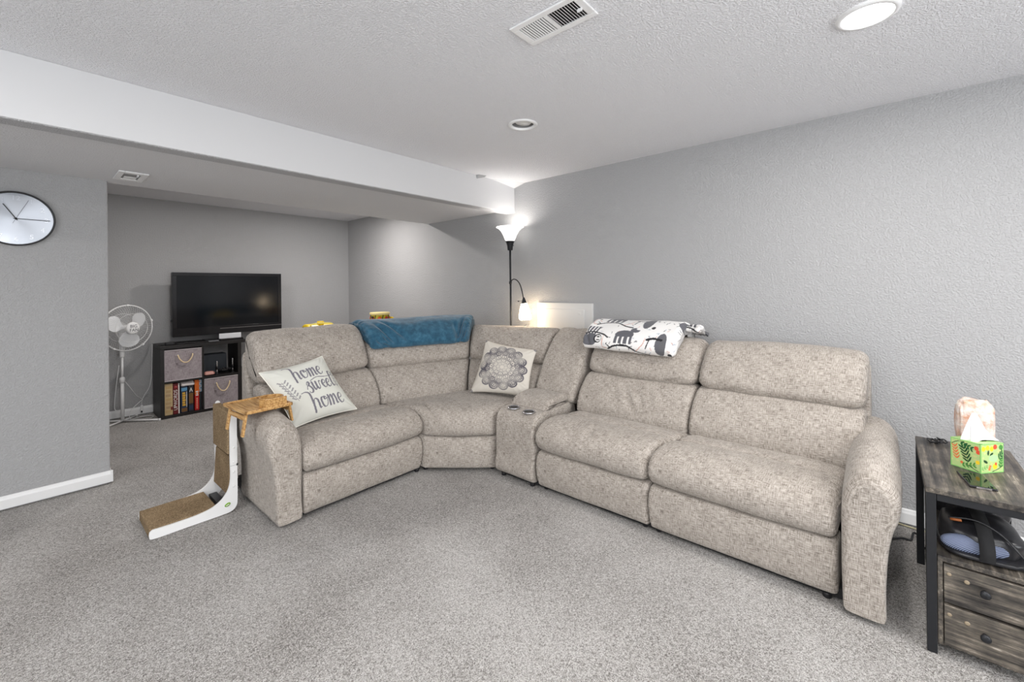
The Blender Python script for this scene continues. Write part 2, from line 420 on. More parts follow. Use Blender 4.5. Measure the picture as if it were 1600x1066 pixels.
foldG = [(.86, .30, .93, .12, .006, .014), (.90, .3, .97, .14, .005, .012)]
# right run: u grows towards the camera (-y)
unit(ruled((FX, 1.80), (1, -.16), (FX, 1.015), (1, -.22)), .79, ruled((FX, 1.775), (1, -.06), (FX, .965), (1, -.06)), .81, 1, foldS=foldS1, foldL=foldL1, foldH=foldH1)
unit(ruled((FX, 1.005), (1, -.19), (FX, .160), (1, -.06)), .85, ruled((FX, .955), (1, -.06), (FX, .112), (1, -.06)), .845, 5, foldS=[(.55, .30, .58, .2, .005, .012)], foldL=foldL2, foldH=foldH2)
# left run: u grows to the right (+x)
unit(ruled((1.095, FY), (.03, 1), (1.965, FY), (-.22, 1)), .87, ruled((1.045, FY), (0, 1), (1.88, FY), (0, 1)), .835, 9, HEADL, foldL=foldG)
# corner wedge
def seatframe(u):
    a = (1.975, 2.605); b = (2.325, 2.20); m = (2.12, 2.375)
    f = tuple((1-u)**2*a[i]+2*u*(1-u)*m[i]+u*u*b[i] for i in (0, 1))
    A = (1.885, 3.05); B = (2.74, 2.175); Mq = (2.84, 3.10)
    bk = tuple((1-u)**2*A[i]+2*u*(1-u)*Mq[i]+u*u*B[i] for i in (0, 1))
    return f, ((bk[0]-f[0])/.44, (bk[1]-f[1])/.44)
def seatfront(u):
    f, d = seatframe(u); n = math.hypot(*d); return f, (d[0]/n, d[1]/n)
cushion('footrest_panel', FOOT, seatfront, .53, SOFA, sofa, 110, 50, .022, 0, .0018, .004, seed=21, folds=[(.15, .1, .17, .3, .003, .01), (.3, .12, .28, .3, .002, .01)])
WSEAT = [(.03, .275), (-.010, .29), (-.03, .335), (-.026, .395), (.0, .445), (.05, .476), (.13, .487), (.22, .482), (.36, .478), (.43, .470), (.50, .45), (.48, .36), (.35, .30), (.15, .28)]
cushion('seat_cushion', WSEAT, seatframe, .80, SOFA, sofa, 170, 90, .035, .010, .0025, .005, seed=22, folds=[(.12, .12, .14, .36, .010, .012), (.10, .3, .3, .42, .004, .02)])
dv = (.80, .66)
b1 = ruled((1.885, FY), (0, 1), (2.595-.42*dv[0], 2.815-.42*dv[1]), dv)
b2 = ruled((2.60-.42*dv[0], 2.805-.42*dv[1]), dv, (2.745-.42, 2.175), (1, 0))
for fr, wd, sd in ((b1, .78, 31), (b2, .75, 41)):
    cushion('lumbar_cushion', LUMB, fr, wd, SOFA, sofa, 130, 60, .03, .008, .0022, .005, seed=sd+2)
    cushion('headrest_cushion', HEAD, fr, wd, SOFA, sofa, 140, 60, .035, .008, .0025, .006, seed=sd+3)
# console between corner and right run
CONS = [(-.012, .045), (-.02, .2), (-.02, .36), (-.008, .44), (.03, .485), (.09, .497), (.2, .5), (.36, .5), (.5, .5), (.54, .3), (.5, .05), (.25, .04)]
console = cushion('console_body', CONS, ruled((FX, 2.168), (1, 0), (FX, 1.815), (1, 0)), .353, SOFA, sofa, 130, 40, .018, 0, .0006, .002, seed=51)
LID = [(.165, .495), (.15, .515), (.165, .545), (.22, .57), (.32, .58), (.42, .572), (.48, .55), (.49, .52), (.47, .495)]
cushion('console_lid', LID, ruled((FX, 2.155), (1, 0), (FX, 1.828), (1, -.02)), .327, SOFA, sofa, 90, 40, .022, .006, .001, .002, seed=52)
CB = [(.435, .50), (.43, .57), (.48, .68), (.56, .82), (.66, .94), (.74, 1.0), (.80, 1.03), (.86, 1.02), (.88, .95), (.84, .8), (.72, .62), (.58, .48)]
cushion('console_back_cushion', CB, ruled((FX, 2.16), (1, -.02), (FX, 1.80), (1, -.04)), .36, SOFA, sofa, 130, 44, .03, .006, .0022, .006, seed=53, folds=[(.3, .48, .8, .42, .006, .02)])
cushion('back_shell', SHELL, ruled((FX, 2.15), (1, 0), (FX, 1.81), (1, 0)), .34, SOFA, sofa, 60, 16, .02, 0, 0, .002, seed=54)
for cx, cy in ((2.372, 2.062), (2.352, 1.905)):
    pr = [(.046, .497), (.047, .503), (.042, .5045), (.0385, .502), (.0375, .49), (.036, .44), (.034, .425), (0, .424)]
    # sits in the console top as a proud stamped ring; a flat black disc takes the place of its well
    ring = lathe('cup_holder', [(.0475, .499), (.0475, .5045), (.045, .507), (.041, .507), (.0395, .5045), (.0385, .5035), (.002, .5035), (0, .5035)], (cx, cy, 0), STEEL, console, 40)
    lathe('cup_disc', [(.0372, .5036), (.036, .5042), (.012, .5040), (0, .5040)], (cx, cy, 0), BLACKP, console, 36)

def arm(side):
    """side +1: right end (faces -x); -1: left end (faces -y). Lateral w: 0 inner .. outer positive"""
    n = 72
    ctrl = [(.0, .06), (-.004, .25), (-.008, .42), (.0, .53), (.03, .61), (.085, .645), (.15, .625), (.19, .56), (.188, .48), (.165, .40), (.148, .3), (.140, .15), (.139, .06), (.137, .034), (.128, .024), (.07, .022), (.012, .024), (.002, .034)]
    prof, per = smoothprof(ctrl, n)
    d = np.roll(prof, -1, 0)-np.roll(prof, 1, 0); nn = np.c_[d[:, 1], -d[:, 0]]; nn /= np.linalg.norm(nn, axis=1)[:, None]
    if .5*np.sum(prof[:, 0]*np.roll(prof[:, 1], -1)-np.roll(prof[:, 0], -1)*prof[:, 1]) < 0: nn = -nn
    D = .86 if side > 0 else .60; nd = 60; ts = np.linspace(0, 1, nd); ds = D*(ts**1.6)
    V = []; UVl = []; Fc = []
    for i, dd in enumerate(ds):
        P = prof.copy(); r = .03; z0s = prof[:, 1]
        e = (r-math.sqrt(max(r*r-(r-dd)**2, 0))) if dd < r else 0
        s2 = D-dd
        if s2 < r: e = r-math.sqrt(max(r*r-(r-s2)**2, 0))
        # the top drops and narrows towards the front
        k = math.exp(-dd/.10); z = P[:, 1]; hi = np.clip((z-.30)/.35, 0, 1)
        P[:, 1] = z-hi*.055*k + hi*.010*(1-k)
        P[:, 0] = np.where(hi > 0, P[:, 0]*(1-.10*k*hi)+.07*.10*k*hi, P[:, 0])
        for j in range(n): P[j] += nn[j]*(-e*min(1, max(.12, (z0s[j]-.04)/.22))+.004*noise.noise(Vector((dd*4, P[j, 0]*6+side*5, P[j, 1]*4))))
        for j in range(n):
            if side > 0: V.append((FX-.05+dd, .140-P[j, 0], P[j, 1]))
            else: V.append((1.088-P[j, 0], FY-.005+dd*1.06, P[j, 1]))
            UVl.append((dd, j/n*per))
    for i in range(nd-1):
        for j in range(n): Fc.append([i*n+j, i*n+(j+1) % n, (i+1)*n+(j+1) % n, (i+1)*n+j])
    for base in (0, (nd-1)*n):
        ring = np.array(V[base:base+n]); cc = ring.mean(0); prev = list(range(base, base+n))
        for f in (1.0, .75, .45, .2):
            st = len(V)
            for j in range(n):
                p = cc+(ring[j]-cc)*f; V.append(tuple(p)); UVl.append((p[0]+p[1], p[2]))
            cur = list(range(st, st+n))
            if f == 1.0: prev = cur; continue
            for j in range(n): Fc.append([prev[j], prev[(j+1) % n], cur[(j+1) % n], cur[j]])
            prev = cur
        Fc.append(prev)
    return mk('armrest', V, Fc, SOFA, sofa, True, UVl)
arm(1); arm(-1)
for (x0, x1, y0, y1) in ((FX+.03, 3.2, .05, 2.1), (1.0, 1.97, FY+.04, 3.5), (FX-.02+.04, 2.8, 1.84, 2.15), (FX-.01, 3.08, .03, .13), (.975, 1.06, FY+.03, 3.45)):
    box('base_frame', x0, x1, y0, y1, .016, .06, BLACKFAB, sofa, .004)
for x, y in ((1.0, 2.68), (1.03, 3.4), (1.95, 2.68), (2.02, 2.66), (2.36, 2.28), (2.33, 2.13), (2.33, 1.86), (2.36, 1.76), (2.36, 1.05), (2.36, .97), (2.34, .2), (2.30, .045), (3.0, .08), (3.1, 1.0), (3.1, 2.1), (1.9, 3.4)):
    lathe('foot', [(.016, 0), (.018, .004), (.018, .02), (.016, .024)], (x, y, 0), BLACKP, sofa, 16)

# ------------------------------------------------------------------ painting helpers (flat print on cloth)
def seg_dist(x, y, P):
    P = np.array(P, float); best = np.full(x.shape, 1e9)
    for a, b in zip(P[:-1], P[1:]):
        L2 = max(((b-a)**2).sum(), 1e-12); t = np.clip(((x-a[0])*(b[0]-a[0])+(y-a[1])*(b[1]-a[1]))/L2, 0, 1)
        best = np.minimum(best, np.hypot(x-a[0]-t*(b[0]-a[0]), y-a[1]-t*(b[1]-a[1])))
    return best
def spl(P, n=8): return [(p.x, p.y) for p in catmull([(a, b, 0) for a, b in P], n)]
def put(C, mask, col, k=1.0): C[mask] = C[mask]*(1-k)+np.array(col[:3])*k
def pen(C, x, y, P, wdt, col, ang=None, k=1.0, curved=True):
    """broad-nib stroke: vertical strokes thick, horizontal ones thin"""
    Q = spl(P) if curved else P
    for a, b in zip(Q[:-1], Q[1:]):
        dx, dy = b[0]-a[0], b[1]-a[1]; l = math.hypot(dx, dy)+1e-9
        ww = wdt if ang is None else wdt*(.42+.58*max(0, -(dy/l)) if ang == 'down' else 1)
        bb = (np.abs(x-(a[0]+b[0])/2) < l/2+ww) & (np.abs(y-(a[1]+b[1])/2) < l/2+ww)
        if not bb.any(): continue
        ii = np.where(bb)[0]; d = seg_dist(x[ii], y[ii], [a, b]); put(C, ii[d < ww], col, k)

def pillow(name, label, corners, T, m, paintf, n=210, seed=0, piping=None, parent=None):
    """corners BL, BR, TR, TL; x,y in 0..1"""
    BL, BR, TR, TL = [Vector(c) for c in corners]
    nrm = (BR-BL).cross(TL-BL).normalized()
    g = np.linspace(0, 1, n); X, Y = np.meshgrid(g, g)
    x = X.ravel(); y = Y.ravel(); a = 2*x-1; b = 2*y-1
    th = T*np.power(np.clip((1-np.abs(a)**3.2), 0, 1), .62)*np.power(np.clip((1-np.abs(b)**3.2), 0, 1), .62)
    # edges pull inwards between corners
    px = .5+.5*a*(1-.075*(1-b*b)*np.abs(a)**2); py = .5+.5*b*(1-.075*(1-a*a)*np.abs(b)**2)
    wr = np.array([noise.noise(Vector((u*3.2+seed, v*3.2, 1))) + .6*noise.noise(Vector((u*7+seed, v*7, 4))) for u, v in zip(x, y)])
    edge = np.minimum(1, np.minimum(1-np.abs(a), 1-np.abs(b))*8)
    ang = np.arctan2(b, a); cornerness = np.clip((np.abs(a)*np.abs(b))-.35, 0, 1)*edge
    wr2 = np.sin(ang*44+wr*3)*cornerness*.006
    def surf(sgn):
        h = sgn*(th*(1+0*wr)+edge*.006*wr+wr2)
        P = (np.outer((1-px)*(1-py), BL)+np.outer(px*(1-py), BR)+np.outer(px*py, TR)+np.outer((1-px)*py, TL))
        return P+np.outer(h, nrm)
    A = surf(1); B = surf(-.8)
    rim = (np.abs(a) == 1) | (np.abs(b) == 1); B[rim] = A[rim]
    V = np.vstack([A, B]); Fc = []
    idx = lambda i, j: i*n+j
    for i in range(n-1):
        for j in range(n-1):
            q = [idx(i, j), idx(i, j+1), idx(i+1, j+1), idx(i+1, j)]; Fc.append(q); Fc.append([k+n*n for k in q[::-1]])
    bmv = V
    base, C = paintf(x, y)
    CC = np.vstack([C, np.tile(np.array(base[:3]), (n*n, 1))])
    UV = np.vstack([np.c_[x*.47, y*.47]]*2)
    # weld rim
    remap = {}; 
    for k in np.where(rim)[0]: remap[k+n*n] = k
    Fc = [[remap.get(q, q) for q in f] for f in Fc]
    used = np.ones(len(V), bool); used[list(remap.keys())] = False; newi = np.cumsum(used)-1
    V = V[used]; CC = CC[used]; UV = UV[used]; Fc = [[int(newi[q]) for q in f] for f in Fc]
    root = thing(name, label, 'cushion', tuple(BL))
    mk('cover', V, Fc, m, root, True, UV, CC)
    if piping is not None:
        ringi = [idx(0, j) for j in range(0, n, 3)]+[idx(i, n-1) for i in range(0, n, 3)]+[idx(n-1, j) for j in range(n-1, -1, -3)]+[idx(i, 0) for i in range(n-1, -1, -3)]
        P = [Vector(A[k]) for k in ringi]; P.append(P[0]); P2 = [P[0]]
        for p in P[1:]:
            if (p-P2[-1]).length > .002: P2.append(p)
        tube('piping', P2, .0035, piping, root, 8)
    return root
def home_paint(x, y):
    base = srgb(214, 214, 206)[:3]; C = np.tile(np.array(base), (len(x), 1))
    INK = srgb(120, 117, 126)[:3]; INK2 = srgb(150, 148, 150)[:3]
    W = .0145
    def letter(strokes, ox, oy, s, sl=.12):
        for st in strokes: pen(C, x, y, [(ox+(px+py*sl)*s, oy+py*s) for px, py in st], W, INK, 'down')
    h = [[(-.55, 1.42), (-.25, 1.46), (-.02, 1.30), (.02, 1.0), (.0, .5), (.02, -.25)], [(.02, .2), (.10, .66), (.24, .80), (.36, .66), (.38, .3), (.42, 0), (.54, .05)]]
    o = [[(.30, .78), (.06, .72), (.0, .36), (.12, .0), (.34, .04), (.46, .4), (.38, .72), (.26, .70), (.30, .55), (.62, .66)]]
    mm = [[(.02, .8), (.05, .4), (.03, 0)], [(.03, .3), (.16, .72), (.26, .76), (.30, .4), (.28, 0)], [(.28, .3), (.40, .72), (.52, .76), (.56, .4), (.58, .05), (.70, .05)]]
    e = [[(.02, .38), (.26, .46), (.34, .66), (.22, .80), (.06, .66), (.0, .34), (.12, .02), (.30, .02), (.42, .2)]]
    ss = [[(-.06, .62), (.02, .86), (.14, .92), (.18, .74), (.10, .56), (.22, .34), (.30, .08), (.22, -.16), (.04, -.2), (-.06, -.06)], [(-.16, .2), (-.04, .5), (.12, .62)]]
    ww = [[(.0, .8), (.02, .3), (.12, .0), (.24, .1), (.32, .76)], [(.32, .76), (.32, .3), (.42, .0), (.56, .1), (.62, .7), (.72, .72)]]
    tt = [[(.14, 1.5), (.10, .9), (.08, .3), (.18, 0), (.32, .06)], [(-1.9, .98), (-1.2, 1.2), (-.4, 1.06), (.28, 1.10), (.46, 1.3), (.3, 1.55), (.1, 1.5)]]
    s = .185
    ox, oy = .33, .675
    letter(h, ox, oy, s); letter(o, ox+.118, oy, s); letter(mm, ox+.225, oy, s); letter(e, ox+.37, oy, s)
    ox, oy, s2 = .42, .44, .165
    letter(ss, ox, oy, s2); letter(ww, ox+.075, oy, s2); letter(e, ox+.222, oy, s2); letter(e, ox+.300, oy, s2); letter(tt, ox+.385, oy, s2)
    ox, oy, s3 = .355, .14, .205
    letter(h, ox, oy, s3); letter(o, ox+.125, oy, s3); letter(mm, ox+.24, oy, s3); letter(e, ox+.40, oy, s3)
    # twig of leaves at the left and its mirror at the right
    for (ax, ay, bx, by, nn, sc) in ((.13, .70, .20, .34, 7, 1), (.93, .68, .90, .40, 5, .55)):
        pen(C, x, y, [(ax, ay), ((ax+bx)/2-.01, (ay+by)/2), (bx, by)], .004, INK2)
        for k in range(nn):
            t = (k+.5)/nn; cx, cy = ax+(bx-ax)*t, ay+(by-ay)*t
            for sg in (-1, 1):
                ex, ey = cx+sg*.055*sc, cy+.035; pen(C, x, y, [(cx, cy), (ex, ey)], .003, INK2, curved=False)
                for q in (0, .5, 1):
                    fx, fy = cx+(ex-cx)*(.5+q*.5), cy+(ey-cy)*(.5+q*.5)
                    put(C, (np.hypot((x-fx), (y-fy-.012*(q-.5))) < .010*sc+.002), INK2)
    return base, C
PW = paintmat('printed_canvas_cushion', .85, 420, .3)
pillow('throw_pillow', 'off-white throw pillow printed home sweet home, leaning on the left seat of the sofa', ((1.150, 2.897, .487), (1.604, 2.925, .505), (1.454, 3.150, .890), (1.027, 3.145, .833)), .068, PW, home_paint, seed=3, piping=mat('cream_piping', srgb(232, 230, 220), .8))
def mandala_paint(x, y):
    base = srgb(212, 206, 196)[:3]; C = np.tile(np.array(base), (len(x), 1))
    INK = np.array(srgb(82, 79, 90)[:3]); cx, cy = .5, .5
    dx, dy = x-cx, y-cy; r = np.hypot(dx, dy); th = np.arctan2(dy, dx)
    nz = np.array([noise.noise(Vector((a*6, b*6, 3))) for a, b in zip(x, y)]); fade = np.clip(.78+.7*nz, .3, 1)*np.clip(.45+r*1.8, 0, 1)
    M_ = np.zeros(len(x))
    def ring_petals(R, n, rad, wd, ph=0, fill=0):
        for k in range(n):
            a = 2*PI*(k+ph)/n; d = np.hypot(dx-R*math.cos(a), dy-R*math.sin(a))
            M_[np.abs(d-rad) < wd] = 1
            if fill: M_[d < fill] = 1
    ring_petals(.365, 14, .074, .013); ring_petals(.36, 14, .052, .006); ring_petals(.36, 14, .034, .006, 0, .013)
    ring_petals(.275, 14, .048, .008, .5, .014); ring_petals(.275, 14, .03, .005, .5); ring_petals(.20, 12, .042, .007, 0, .012); ring_petals(.135, 10, .036, .006, .5, .010); ring_petals(.07, 8, .028, .005, 0, .008)
    for R in (.315, .235, .165, .10, .045): M_[np.abs(r-R-.009*np.sin(th*28)) < .005] = 1
    M_[(np.sin(th*56) > .35) & (r > .245) & (r < .30)] = 1
    M_[(np.sin(th*48) > .4) & (r > .15) & (r < .19)] = 1
    M_[(np.sin(th*70+r*90) > .5) & (r > .30) & (r < .40)] = 1
    k = (M_*fade)[:, None]*.95
    C = C*(1-k)+INK*k
    for sx in (0, 1):
        for sy in (0, 1):
            if (sx, sy) == (0, 1): pass
            d = np.hypot(x-sx, y-sy); put(C, d < .05, tuple(INK), .7)
    return base, C
pillow('throw_pillow', 'cream throw pillow with grey round lace medallion print, propped in the corner seat', ((2.500, 2.672, .495), (2.672, 2.165, .495), (2.80, 2.175, .865), (2.73, 2.70, .915)), .062, PW, mandala_paint, seed=9)

# ------------------------------------------------------------------ blankets
BLUE = mat('teal_blue_plush', srgb(38, 92, 128), .95, spec=.1); bsdf(BLUE).inputs['Sheen Weight'].default_value = .35
c = coords(BLUE); nn_ = noise_tex(BLUE, c, 22, 4, .65); L(BLUE, ramp(BLUE, nn_, [(.35, srgb(42, 80, 102)), (.5, srgb(50, 92, 116)), (.68, srgb(66, 110, 134))]), bsdf(BLUE).inputs['Base Color']); bump(BLUE, noise_tex(BLUE, c, 300), .35, .002)
BLK = [(.575, .885), (.545, .89), (.53, .935), (.575, 1.01), (.65, 1.078), (.76, 1.112), (.86, 1.115), (.93, 1.07), (.95, .98), (.945, .88), (.93, .865), (.915, .88), (.915, .99), (.87, 1.04), (.78, 1.045), (.71, 1.025), (.64, .96), (.60, .905)]
def blframe(u):
    uu = -.015+u*1.03; a, d = b1(min(max(uu, -.1), 1.05)); a = lerp2((1.885, FY), (2.595-.42*dv[0], 2.815-.42*dv[1]), uu); d = lerp2((0, 1), dv, uu); return a, d
bl = cushion('throw_blanket', BLK, blframe, .90, BLUE, None, 200, 130, .045, .0, .003, .012, folds=[(.10, .22, .26, .02, .018, .022), (.16, .26, .36, .06, .014, .02), (.05, .1, .18, .0, .016, .02), (.92, .26, .86, .02, .022, .018), (.97, .2, .90, .0, .02, .016), (.82, .2, .87, .06, .012, .018), (.12, .12, .2, .04, .01, .014)], seed=61, pf=60)
tag(bl, 'teal blue plush blanket folded over the sofa back left of the corner', 'blanket')

def sloth_cols(u, v):
    # u metres along the roll, v metres round the section, v grows from the front hem upwards
    base = srgb(240, 238, 236)[:3]; C = np.tile(np.array(base), (len(u), 1)); x, y = u, v
    G = srgb(98, 98, 104)[:3]; K = srgb(38, 38, 42)[:3]; P = srgb(214, 172, 160)[:3]; Wt = base
    rr = random.Random(5)
    for _ in range(330):
        px, py = rr.uniform(0, .85), rr.uniform(0, .9); a = rr.uniform(0, PI); l = .007
        pen(C, x, y, [(px-l*math.cos(a), py-l*math.sin(a)), (px+l*math.cos(a), py+l*math.sin(a))], .0030, rr.choice([P, K, G, (.35, .42, .5)]), k=.8, curved=False)
    def twig(P0, w=.006, col=K): pen(C, x, y, P0, w, col)
    def sloth1(ox, oy, s=1):    # walking under lines on a bowed branch
        put(C, (((x-ox)/(.062*s))**2+((y-oy-.045*s)/(.034*s))**2 < 1), G)
        put(C, (np.abs(x-ox) < .058*s) & (y > oy-.015*s) & (y < oy+.045*s), G)
        put(C, (((x-ox-.06*s)/(.03*s))**2+((y-oy-.085*s)/(.022*s))**2 < 1), G)
        for k in (-.034, .0, .034): put(C, (np.abs(x-ox-k*s) < .006*s) & (y > oy-.02*s) & (y < oy+.03*s), Wt)
        put(C, (((x-ox-.078*s)/(.016*s))**2+((y-oy-.10*s)/(.012*s))**2 < 1), Wt)
        twig([(ox-.10*s, oy-.055*s), (ox-.05*s, oy-.03*s), (ox+.03*s, oy-.026*s), (ox+.1*s, oy-.06*s), (ox+.16*s, oy-.075*s)])
        twig([(ox+.09*s, oy-.05*s), (ox+.13*s, oy-.01*s), (ox+.14*s, oy+.03*s)], .003, P); twig([(ox-.08*s, oy-.045*s), (ox-.11*s, oy-.02*s)], .003)
    def sloth2(ox, oy, s=1):    # hanging upside down from the branch, face in profile
        put(C, (((x-ox)/(.058*s))**2+((y-oy)/(.045*s))**2 < 1), G)
        for k in (-.035, -.012, .012, .035): put(C, (np.abs(x-ox-k*s-.25*(y-oy-.05*s)) < .007*s) & (y > oy+.02*s) & (y < oy+.105*s), G)
        put(C, (((x-ox-.062*s)/(.028*s))**2+((y-oy-.008*s)/(.03*s))**2 < 1), K)
        put(C, (((x-ox-.066*s)/(.021*s))**2+((y-oy-.008*s)/(.022*s))**2 < 1), Wt)
        for q in (-.01, .01): put(C, (((x-ox-.066*s)/(.013*s))**2+((y-oy-.008*s-q*s)/(.004*s))**2 < 1), K)
        twig([(ox-.05*s, oy+.05*s), (ox+.02*s, oy+.055*s), (ox+.09*s, oy+.04*s), (ox+.13*s, oy+.02*s)]); twig([(ox+.10*s, oy+.03*s), (ox+.10*s, oy-.04*s), (ox+.13*s, oy-.05*s)], .003, P)
    def sloth3(ox, oy, s=1):    # climbing upright
        put(C, (((x-ox)/(.032*s))**2+((y-oy)/(.075*s))**2 < 1), G); put(C, (((x-ox-.012*s)/(.014*s))**2+((y-oy)/(.06*s))**2 < 1), (.13, .13, .14))
        twig([(ox-.085*s, oy+.02*s), (ox-.05*s, oy+.03*s), (ox, oy+.025*s)], .009); twig([(ox-.07*s, oy+.02*s), (ox-.085*s, oy-.03*s)], .004)
        put(C, (((x-ox-.05*s)/(.012*s))**2+((y-oy+.065*s)/(.014*s))**2 < 1), K)
    for row, v0 in ((0, .115), (1, .33), (2, .56)):
        o = .13*(row % 2)
        for k in range(-1, 4):
            f = (sloth2, sloth1, sloth3)[(k+row) % 3]; f(.06+o+k*.28, v0, 1.18)
    return C
SLOTH = paintmat('sloth_print_fleece', .9, 350, .3, .2)
SL = [(.60, .915), (.565, .92), (.545, .95), (.56, 1.0), (.61, 1.055), (.68, 1.10), (.76, 1.125), (.84, 1.12), (.90, 1.08), (.93, 1.01), (.92, .95), (.905, .945), (.895, .99), (.86, 1.04), (.78, 1.048), (.71, 1.03), (.65, .975)]
sl = thing('throw_blanket', 'white fleece blanket with grey sloth print folded over the sofa back right of the console', 'blanket', (3.0, 1.5, .93))
cushion('folded_body', SL, ruled((FX-.01, 1.80), (1, -.06), (FX-.01, 1.09), (1, -.06)), .71, SLOTH, sl, 300, 260, .03, .0, .002, .010, folds=[(.0, .2, .1, .05, .008, .015)], seed=71, pf=60, cols=sloth_cols)
FLAP = [(.80, 1.065), (.79, 1.09), (.83, 1.115), (.89, 1.10), (.95, 1.06), (.985, 1.03), (.975, 1.02), (.93, 1.035), (.87, 1.06)]
cushion('loose_corner', FLAP, ruled((FX-.03, 1.13), (1, -.06), (FX-.035, .99), (.97, -.05)), .15, SLOTH, sl, 110, 90, .02, .0, .003, .012, folds=[(.1, .2, .9, .1, .01, .015)], seed=73, pf=60, cols=lambda u, v: sloth_cols(u+.30, v+.05))

# ------------------------------------------------------------------ armrest tray (bamboo)
def woodmat(name, cols, scale=(3, 40, 40), rough=.5, ns=1.0):
    m = mat(name, cols[1], rough); v = coords(m, 'Object', scale)
    a = noise_tex(m, v, ns, 4, .6); L(m, ramp(m, a, [(.34, cols[0]), (.5, cols[1]), (.66, cols[2])]), bsdf(m).inputs['Base Color']); bump(m, a, .15, .001); return m
BAMBOO = woodmat('bamboo', (srgb(142, 98, 52), srgb(190, 146, 88), srgb(210, 172, 116)), (90, 7, 90), .4)
# tray frame: origin at its centre, slightly rotated, sits on the arm
TC = Vector((.955, 2.948, .672)); ta = math.radians(4)
TX = Matrix.Translation(TC)@Matrix.Rotation(ta, 4, 'Z')
tray = thing('armrest_tray', 'bamboo tray with cup ring and folding legs clipped over the left sofa arm', 'tray', tuple(TC))
hw, hl = .135, .170   # half width (x), half length (y)
nb = 9
for k in range(nb):
    x0 = -hw+.012+k*(2*hw-.024)/nb; box('slat', x0+.0014, x0+(2*hw-.024)/nb-.0014, -hl+.012, hl-.012, -.004, .006, BAMBOO, tray, .001, TX)
for (x0, x1, y0, y1) in ((-hw, -hw+.014, -hl, hl), (hw-.014, hw, -hl, hl), (-hw, hw, -hl, -hl+.014), (-hw, hw, hl-.014, hl)):
    box('rim', x0, x1, y0, y1, -.006, .014, BAMBOO, tray, .004, TX)
# cup ring: D-shaped wall
ring = []
pts = [(.0, -.165), (.105, -.165)]
arc = [(.040+.060*math.cos(a), -.095+.058*math.sin(a)) for a in np.linspace(-PI/2+.3, PI*1.5-.3, 40)]
V = []; Fc = []
n = len(arc)
cx0, cy0 = .040, -.095
for (x, y) in arc:
    dx, dy = x-cx0, y-cy0; l = math.hypot(dx, dy)
    for rr_, z in ((0, .004), (0, .058), (.007, .058), (.007, .004)): V.append(tuple(TX@Vector((x+dx/l*rr_, y+dy/l*rr_, z))))
for i in range(n-1):
    for k in range(4): Fc.append([i*4+k, i*4+(k+1) % 4, (i+1)*4+(k+1) % 4, (i+1)*4+k])
Fc += [[0, 1, 2, 3], [(n-1)*4+k for k in (3, 2, 1, 0)]]
sharp(mk('cup_ring', V, Fc, BAMBOO, tray), 40)
box('phone_slot_wall', -.025, .10, -.166, -.158, .004, .060, BAMBOO, tray, .002, TX)
for sx in (-1, 1):
    # folding leg: U frame hinged below the tray
    for yy in (-.145, .08):
        ang = .16*sx
        T2 = TX@Matrix.Translation((sx*(hw-.012), yy, -.008))@Matrix.Rotation(-ang, 4, 'Y')
        box('folding_leg', -.006, .006, -.014, .014, -.125 if sx < 0 else -.10, 0, BAMBOO, tray, .003, T2)
    T2 = TX@Matrix.Translation((sx*(hw-.012), 0, -.008))@Matrix.Rotation(-.16*sx, 4, 'Y')
    box('leg_rail', -.005, .005, -.15, .09, -.035, -.008, BAMBOO, tray, .002, T2)

# ------------------------------------------------------------------ cat scratcher
CARD = mat('corrugated_cardboard', srgb(152, 126, 92), .95, spec=.1)
v_ = coords(CARD, 'Object', (1, 1, 1)); a = noise_tex(CARD, v_, 160, 4, .7); g = noise_tex(CARD, v_, 9, 3, .6)
s_ = mathn(CARD, 'ADD', mathn(CARD, 'MULTIPLY', a, .75), mathn(CARD, 'MULTIPLY', g, .25)); L(CARD, ramp(CARD, s_, [(.36, srgb(92, 76, 58)), (.5, srgb(138, 118, 92)), (.64, srgb(168, 148, 120))]), bsdf(CARD).inputs['Base Color']); bump(CARD, a, .8, .004)
scr = thing('cat_scratcher', 'white L-shaped cat scratcher with brown cardboard pads leaning against the left sofa arm', 'cat scratcher', (.70, 3.24, 0))
def Lprofile(t):   # outline in (x,z)
    inner = catmull([(.462, .055, 0), (.56, .052, 0), (.68, .055, 0), (.76, .075, 0), (.815, .125, 0), (.838, .20, 0), (.838, .34, 0), (.838, .60, 0)], 6)
    top = catmull([(.838, .60, 0), (.846, .632, 0), (.858, .640, 0), (.870, .632, 0), (.877, .60, 0)], 4)[1:]
    outer = catmull([(.877, .60, 0), (.877, .3, 0), (.877, .08, 0), (.868, .03, 0), (.84, .008, 0), (.78, .004, 0), (.62, .004, 0), (.47, .004, 0), (.448, .02, 0), (.450, .045, 0)], 6)[1:]
    return [(p.x, p.y) for p in inner+top+outer]
def plate(name, poly, y0, y1, m, parent, bev=.002):
    bm = bmesh.new(); vs = [bm.verts.new((x, y0, z)) for x, z in poly]; fc = bm.faces.new(vs)
    r = bmesh.ops.extrude_face_region(bm, geom=[fc]); bmesh.ops.translate(bm, verts=[g for g in r['geom'] if isinstance(g, bmesh.types.BMVert)], vec=(0, y1-y0, 0))
    v, f = bm_data(bm); return mk(name, v, f, m, parent, smooth=False)
poly = Lprofile(0)
pl1 = plate('side_panel', poly, 3.078, 3.090, WHITEP, scr); plate('side_panel', poly, 3.398, 3.410, WHITEP, scr)
box('cardboard_pad', .449, .772, 3.0915, 3.3965, .006, .0605, CARD, scr, .004, Matrix.Translation((0, 0, 0)))
box('cardboard_pad', .827, .872, 3.0915, 3.3965, .362, .628, CARD, scr, .006)
